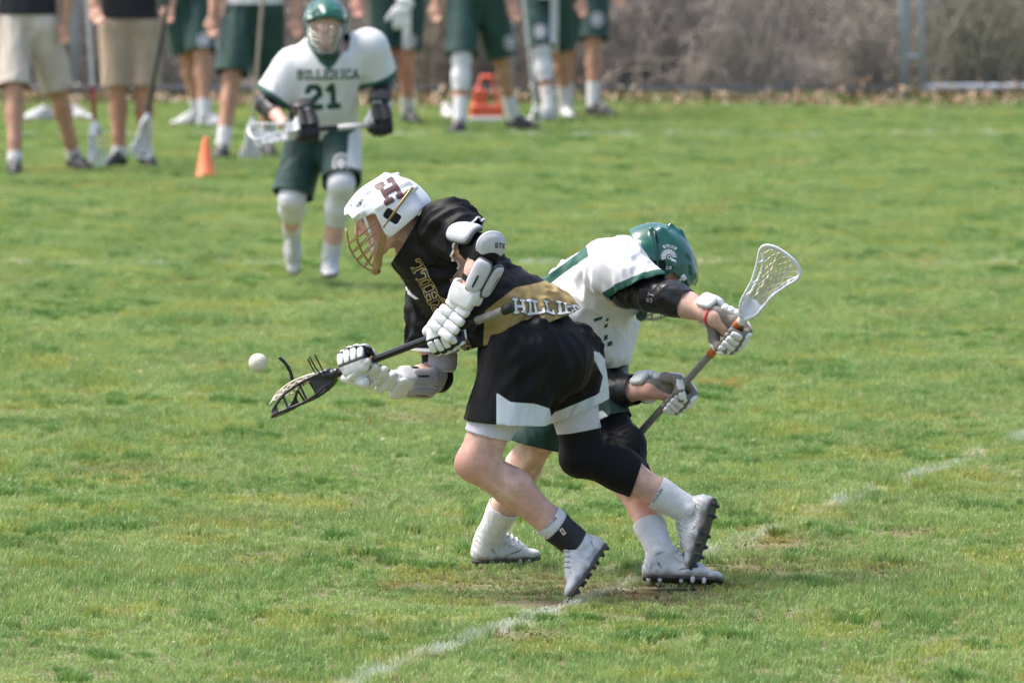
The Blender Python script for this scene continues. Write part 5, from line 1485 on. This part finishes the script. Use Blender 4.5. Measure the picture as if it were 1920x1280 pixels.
# ---- runner with number 21
def runner():
    Y = 46732. / (535 + 504)
    J = {'pel': (602, 240), 'neck': (620, 92, -.18), 'head': (611, 38, -.22), 'shoR': (550, 128, -.10), 'shoL': (690, 92, -.12),
         'elbR': (501, 196, -.12), 'wriR': (532, 232, -.30), 'elbL': (716, 155, -.05), 'wriL': (716, 208, -.22),
         'hipR': (575, 258, .02), 'hipL': (636, 258, -.02), 'kneeR': (548, 372, -.10), 'kneeL': (640, 345, -.24), 'ankR': (547, 432, .26), 'ankL': (620, 482, -.02)}
    F_ = V(-.05, -1, -.1)
    def green(p):
        def f(v):
            x, y = side_px(v, Y)
            col = sd_poly(x, y, [(575, 40), (660, 40), (657, 75), (630, 118), (619, 128), (602, 115), (577, 80)])
            o = np.where(v[:, 1] < Y - .02, col, -9)
            for q in 'RL':
                e = lerp(p['sho' + q], p['elb' + q], .84); d = nz(p['elb' + q] - p['sho' + q]); o = np.maximum(o, np.where(np.linalg.norm(v - e, axis=1) < .15, 9 + ((v - e) @ d) * 358, -9))
            return o
        return f
    def wh(p):
        def f(v):
            x, y = side_px(v, Y)
            return np.where(v[:, 1] < Y + .05, sd_poly(x, y, [(655, 250), (680, 235), (695, 320), (652, 305)]), -9)
        return f
    kit = dict(skin=M['skin'], helmet=(M['shell_green'], M['steel'], M['green_plastic']), look=V(.02, -1, -.22), up=(0, 0, 0), shirt=M['white_jersey'], shorts=M['green_shorts'], bulk=.032, sleeve=.84, neck_up=.022, neck_r=.095, team=True, hem=-.02,
               shirt_attr={'green': green}, short_attr={'white': wh}, short_len=.95, knee_sleeve='RL', shoe=M['shoe_white'], hands=False, sock=.74,
               toeR=(V(.02, -.28, -.95), V(0, -.95, .28)), toeL=(V(-.05, -1, -.06), V(0, 0, 1)), legs=1.02,
               badges=(('L', V(0, -.1, .11), .045),))
    root, p, jo, jm = person('running lacrosse player wearing number 21 on a white jersey and a green helmet', Y, J, F_, kit)
    word('lettering', jo, jm, 'BILLERICA', P(615, 141, Y - .3), (0, -1, 0), V(1, 0, .02), .045, M['print_green'], .15, cell=.003, squeeze=.85)
    word('jersey_number', jo, jm, '21', P(605, 183, Y - .3), (0, -1, 0), V(1, 0, .06), .105, M['print_green'], .19, cell=.004)
    for q in 'RL':
        F = Field(); s, e, w = p['sho' + q], p['elb' + q], p['wri' + q]
        F.seg(lerp(s, e, .6), e, .064, .060); F.seg(e, lerp(e, w, .55), .060, .050)
        cloth('elbow_pad', F, .007, M['pad_black'], root, [(lerp(e, w, .5), w - e, .1)], .002, 18.)
    bt, th = P(706, 233, Y - .34), P(560, 246, Y - .42); d = nz(th - bt)
    gstick('lacrosse_stick', 'lacrosse stick with pale taped butt and white head, carried level by the runner', bt, th, V(-.1, -.55, .8), M['shaft_black'], M['head_white'], bands=((.0, .5, M['shaft_white']),), cap=False)
    glove(root, bt + (th - bt) * -.06 + V(.0, 0, 0), d, V(0, -.5, -.9), V(.2, -1, .2), 1, 0, fore=p['wriL'] - p['elbL'], white=M['pad_black'])
    glove(root, bt + (th - bt) * .88, d, V(.1, -.6, -.8), V(-.2, -1, .3), 1, 0, fore=p['wriR'] - p['elbR'], white=M['pad_black'])
runner()

hair_b, hair_d = mat('hair_brown', (.09, .055, .03), .6, .3, 60, .4, 200), mat('hair_dark', (.025, .018, .013), .6, .3, 60, .4, 200)
def bystander(label, pxl, pyl, pxr, pyr, kit, hipx=None, k=1., face=V(0, -1, 0), arms=None, kneeb=(0, 0)):
    """upright figure: feet at the two ground points (his right foot first)"""
    gl, gr = G(pxl, pyl), G(pxr, pyr); Y = (gl[1] + gr[1]) / 2; s = FPX / Y
    base = 46732. / Y - 504; cx = (pxl + pxr) / 2 if hipx is None else hipx; k_ = k * s
    yy = lambda z: base - z * k_
    J = {'pel': (cx, yy(.95)), 'neck': (cx, yy(1.50)), 'head': (cx, yy(1.67), -.04), 'shoR': (cx - .19 * s, yy(1.43)), 'shoL': (cx + .19 * s, yy(1.43)),
         'elbR': (cx - .27 * s, yy(1.13), .02), 'elbL': (cx + .27 * s, yy(1.13), .02), 'wriR': (cx - .28 * s, yy(.88), -.08), 'wriL': (cx + .28 * s, yy(.88), -.08),
         'hipR': (cx - .09 * s, yy(.90)), 'hipL': (cx + .09 * s, yy(.90)),
         'kneeR': (lerp(cx - .09 * s, pxl, .52) + kneeb[0], yy(.50), gl[1] / 2 - Y / 2 - .03), 'kneeL': (lerp(cx + .09 * s, pxr, .52) + kneeb[1], yy(.50), gr[1] / 2 - Y / 2 - .03),
         'ankR': (pxl, pyl - .088 * s, gl[1] - Y), 'ankL': (pxr, pyr - .088 * s, gr[1] - Y)}
    J.update(arms(s, cx, yy) if arms else {})
    return person(label, Y, J, face, kit)
U = V(0, 0, 1)
def whb(lo, hi):      # white side stripe of team shorts
    return lambda p: (lambda v: np.minimum((v[:, 0] - (p['kneeL'][0] + lo)) * 250, ((p['kneeL'][0] + hi) - v[:, 0]) * 250))
coach = dict(hair=hair_b, shirt=M['navy'], bulk=.04, sleeve=.55, hem=.04, shoe=M['shoe_dark'], short_r=.108, short_len=.95, sock=.86)
team = dict(hair=hair_d, shirt=M['white_jersey'], bulk=.045, sleeve=.7, team=True, hem=.06, shorts=M['green_shorts'], short_r=.118, short_len=.96, shoe=M['shoe_dark'],
            shirt_attr={'green': lambda p: (lambda v: np.full(len(v), -9.))})
def K(base, **k): d = dict(base); d.update(k); return d
bystander('bystander in pale khaki shorts and dark shirt, one arm hanging, beside a white headed stick', 28, 326, 138, 318,
          K(coach, skin=M['skin_tan'], shorts=M['khaki_pale'], toeR=(V(.05, -1, 0), U), toeL=(V(.55, -.85, 0), U)), hipx=52, k=1.05,
          arms=lambda s, c, yy: {'elbL': (c + .26 * s, yy(1.14), .02), 'wriL': (c + .25 * s, yy(.93), -.05)})
bystander('bystander in tan khaki shorts and dark shirt, standing between two white headed sticks', 224, 312, 272, 312,
          K(coach, skin=M['skin_tan'], shorts=M['khaki'], toeR=(V(-.45, -.9, 0), U), toeL=(V(.3, -.95, 0), U)), hipx=243, k=1.0,
          arms=lambda s, c, yy: {'elbR': (c - .30 * s, yy(1.22), -.02), 'wriR': (c - .235 * s, yy(1.05), -.16), 'elbL': (c + .30 * s, yy(1.25), -.02), 'wriL': (c + .27 * s, yy(1.06), -.16)})
def st_down(label, px0, py0, px1, py1, Y, shaft, bands=(), face=V(.2, -1, .1)):
    a, b = P(px0, py0, Y), P(px1, py1, Y); gstick('lacrosse_stick', label, a, b, face, shaft, M['head_white'], bands)
YB = 46732. / (318 + 504)
st_down('white shafted lacrosse stick with red tape, head down on the grass between the khaki shorts', 160, -30, 178, 235, YB - .25, M['shaft_white'], ((.72, .96, M['tape_red']),), V(.8, -.6, .1))
st_down('dark shafted lacrosse stick with white head, held head down against tan khaki shorts', 318, -10, 275, 222, YB - .30, M['shaft_black'], (), V(.3, -.95, .1))
bystander('player in dark green shorts with a round badge, standing behind the small orange cone', 372, 236, 384, 240,
          K(team, skin=M['skin_tan'], shoe=M['shoe_white'], toeR=(V(-.9, -.4, 0), U), toeL=(V(.9, -.4, 0), U), short_attr={'white': whb(.10, .16)}, badges=(('L', V(.02, -.1, .10), .05),)), hipx=350, k=1.05)
bystander('player in white jersey and plain dark green shorts holding a tan shafted stick', 418, 298, 500, 292,
          K(team, skin=M['skin_tan'], toeR=(V(-.15, -1, 0), U), toeL=(V(.2, -1, 0), U), hem=.0, short_attr={'white': lambda p: (lambda v: np.full(len(v), -9.))}), hipx=478, k=1.08)
Yg = 46732. / (296 + 504)
st_down('tan shafted lacrosse stick with white head resting on the grass behind the runner', 497, -60, 474, 232, Yg - .28, M['shaft_tan'], (), V(.2, -.9, .4))
bystander('player with reddened legs and green shorts, a white glove held at the hip', 764, 232, 722, 236,
          K(team, skin=M['skin_red'], toeR=(V(.4, -.9, 0), U), toeL=(V(-.2, -1, 0), U), short_attr={'white': whb(.12, .18)}, badges=(('R', V(.03, -.1, .08), .05),)), hipx=745, k=1.05, face=V(.1, -1, 0),
          arms=lambda s, c, yy: {'elbL': (c + .30 * s, yy(1.2), .0), 'wriL': (c + .12 * s, yy(1.02), -.25), 'hipR': (c + .09 * s, yy(.9)), 'hipL': (c - .09 * s, yy(.9)), 'kneeR': (c + 17, yy(.5), -.03), 'kneeL': (c - 20, yy(.5), -.03)})
Yh = 46732. / (234 + 504)
gl = thing('white_glove', 'white padded glove held at the hip of the player with reddened legs', 'glove', P(752, 30, Yh - .3))
c = P(752, 30, Yh - .3)
for i in range(4):
    v, f = cushion(frame(c + V(-.045 + .03 * i, -.015, -.055), V(0, 0, 1), V(0, -1, 0)), (.045, .014, .018)); mk('finger', v, f, M['glove_white'], gl)
v, f = cushion(frame(c + V(0, 0, .02), V(0, 0, 1), V(0, -1, 0)), (.05, .07, .03)); mk('back', v, f, M['glove_white'], gl)
v, f = cushion(frame(c + V(-.085, -.01, -.005), V(-.5, 0, -.8), V(0, -1, 0)), (.04, .016, .018)); mk('thumb', v, f, M['glove_white'], gl)
v, f = cushion(frame(c + V(.03, .01, .09), V(.3, 0, 1), V(0, -1, 0)), (.035, .065, .032)); mk('cuff', v, f, M['glove_white'], gl)
bystander('player in green shorts with one white knee sleeve, feet wide apart in dark cleats', 862, 250, 962, 244,
          K(team, skin=M['skin_tan'], knee_sleeve='R', toeR=(V(-.25, -.95, 0), U), toeL=(V(.85, -.5, 0), U), short_attr={'white': whb(.12, .18)}, badges=(('L', V(.07, -.1, .11), .052),), sock=.6), hipx=893, k=1.05)
bystander('player in white jersey and green shorts with a white leg sleeve and white shoes', 1030, 228, 1060, 222,
          K(team, skin=M['skin_tan'], knee_sleeve='R', shoe=M['shoe_white'], toeR=(V(-.75, -.65, 0), U), toeL=(V(.2, -1, 0), U), hem=-.14, short_attr={'white': whb(-.08, -.02)}, badges=(('R', V(.0, -.1, .14), .045),), sock=.6), hipx=1020, k=1.02)
st_down('pale grey lacrosse stick shaft standing in front of the player with a white leg sleeve', 972, -90, 1004, 205, 46732. / (226 + 504) - .3, M['shaft_white'])
bystander('player in dark green shorts at the end of the touchline row', 1062, 214, 1112, 218,
          K(team, skin=M['skin_tan'], toeR=(V(-.3, -1, 0), U), toeL=(V(.8, -.6, 0), U), short_attr={'white': lambda p: (lambda v: np.full(len(v), -9.))}, badges=(('L', V(.03, -.1, .17), .05),), sock=.62), hipx=1092, k=1.08)

# ---- touchline kit
def cone():
    b = G(386, 334); t = thing('traffic_cone', 'small bright orange plastic cone standing on the grass', 'cone', b)
    n = 28; prof = [(.070, .0), (.072, .006), (.064, .012), (.020, .252), (.016, .262), (.010, .264)]
    vs, fs = [], []
    for r, z in prof:
        for i in range(n): an = 2 * math.pi * i / n; vs.append(b + V(r * math.cos(an), r * math.sin(an), z))
    for j in range(len(prof) - 1):
        for i in range(n): fs.append([j * n + i, j * n + (i + 1) % n, (j + 1) * n + (i + 1) % n, (j + 1) * n + i])
    mk('cone_body', np.array(vs), fs, M['orange'], t, thick=.003)
    F = Field(); F.box(b + V(0, 0, .005), (.078, .078, .006), .005); v, f = F.mesh(.004, 1); mk('base', v, f, M['orange'], t)
cone()
def carrier():
    b = G(912, 229); t = thing('bottle_carrier', 'red orange plastic carrier with a handle hole and white base strip', 'carrier', b)
    F = Field()
    for s in (-1, 1): F.seg(b + V(.115 * s, 0, .05), b + V(.034 * s, 0, .33), .017, .014, u=YA, q=1.6, k=.01)
    F.seg(b + V(-.034, 0, .33), b + V(.034, 0, .33), .016, .016, u=YA, q=1.4, k=.01)
    F.box(b + V(0, 0, .08), (.118, .05, .045), .012, k=.01); F.box(b + V(-.045, 0, .18), (.05, .035, .06), .012, k=.012)
    v, f = F.mesh(.007, 2); mk('frame', v, f, M['red_orange'], t)
    F = Field(); F.box(b + V(0, -.01, .022), (.128, .055, .02), .008); v, f = F.mesh(.006, 1); mk('base_strip', v, f, M['print_white'], t)
carrier()
for lab, px, py, tx in (('white cleat on the grass behind the pale khaki shorts, heel to the fence post', 88, 228, V(-.95, -.3, 0)), ('white cleat on the grass behind the hanging arm, toe to the red taped stick', 128, 226, V(.9, -.4, 0)),
                        ('white cleat with its toe to the field beside the knee sleeved player', 838, 222, V(.1, -1, 0))):
    g = G(px, py); t = thing('cleat_shoe', lab, 'shoe', g)
    shoe(t, g + V(0, 0, .088), tx, U, upper=M['shoe_white'], studs=False, nm='upper')
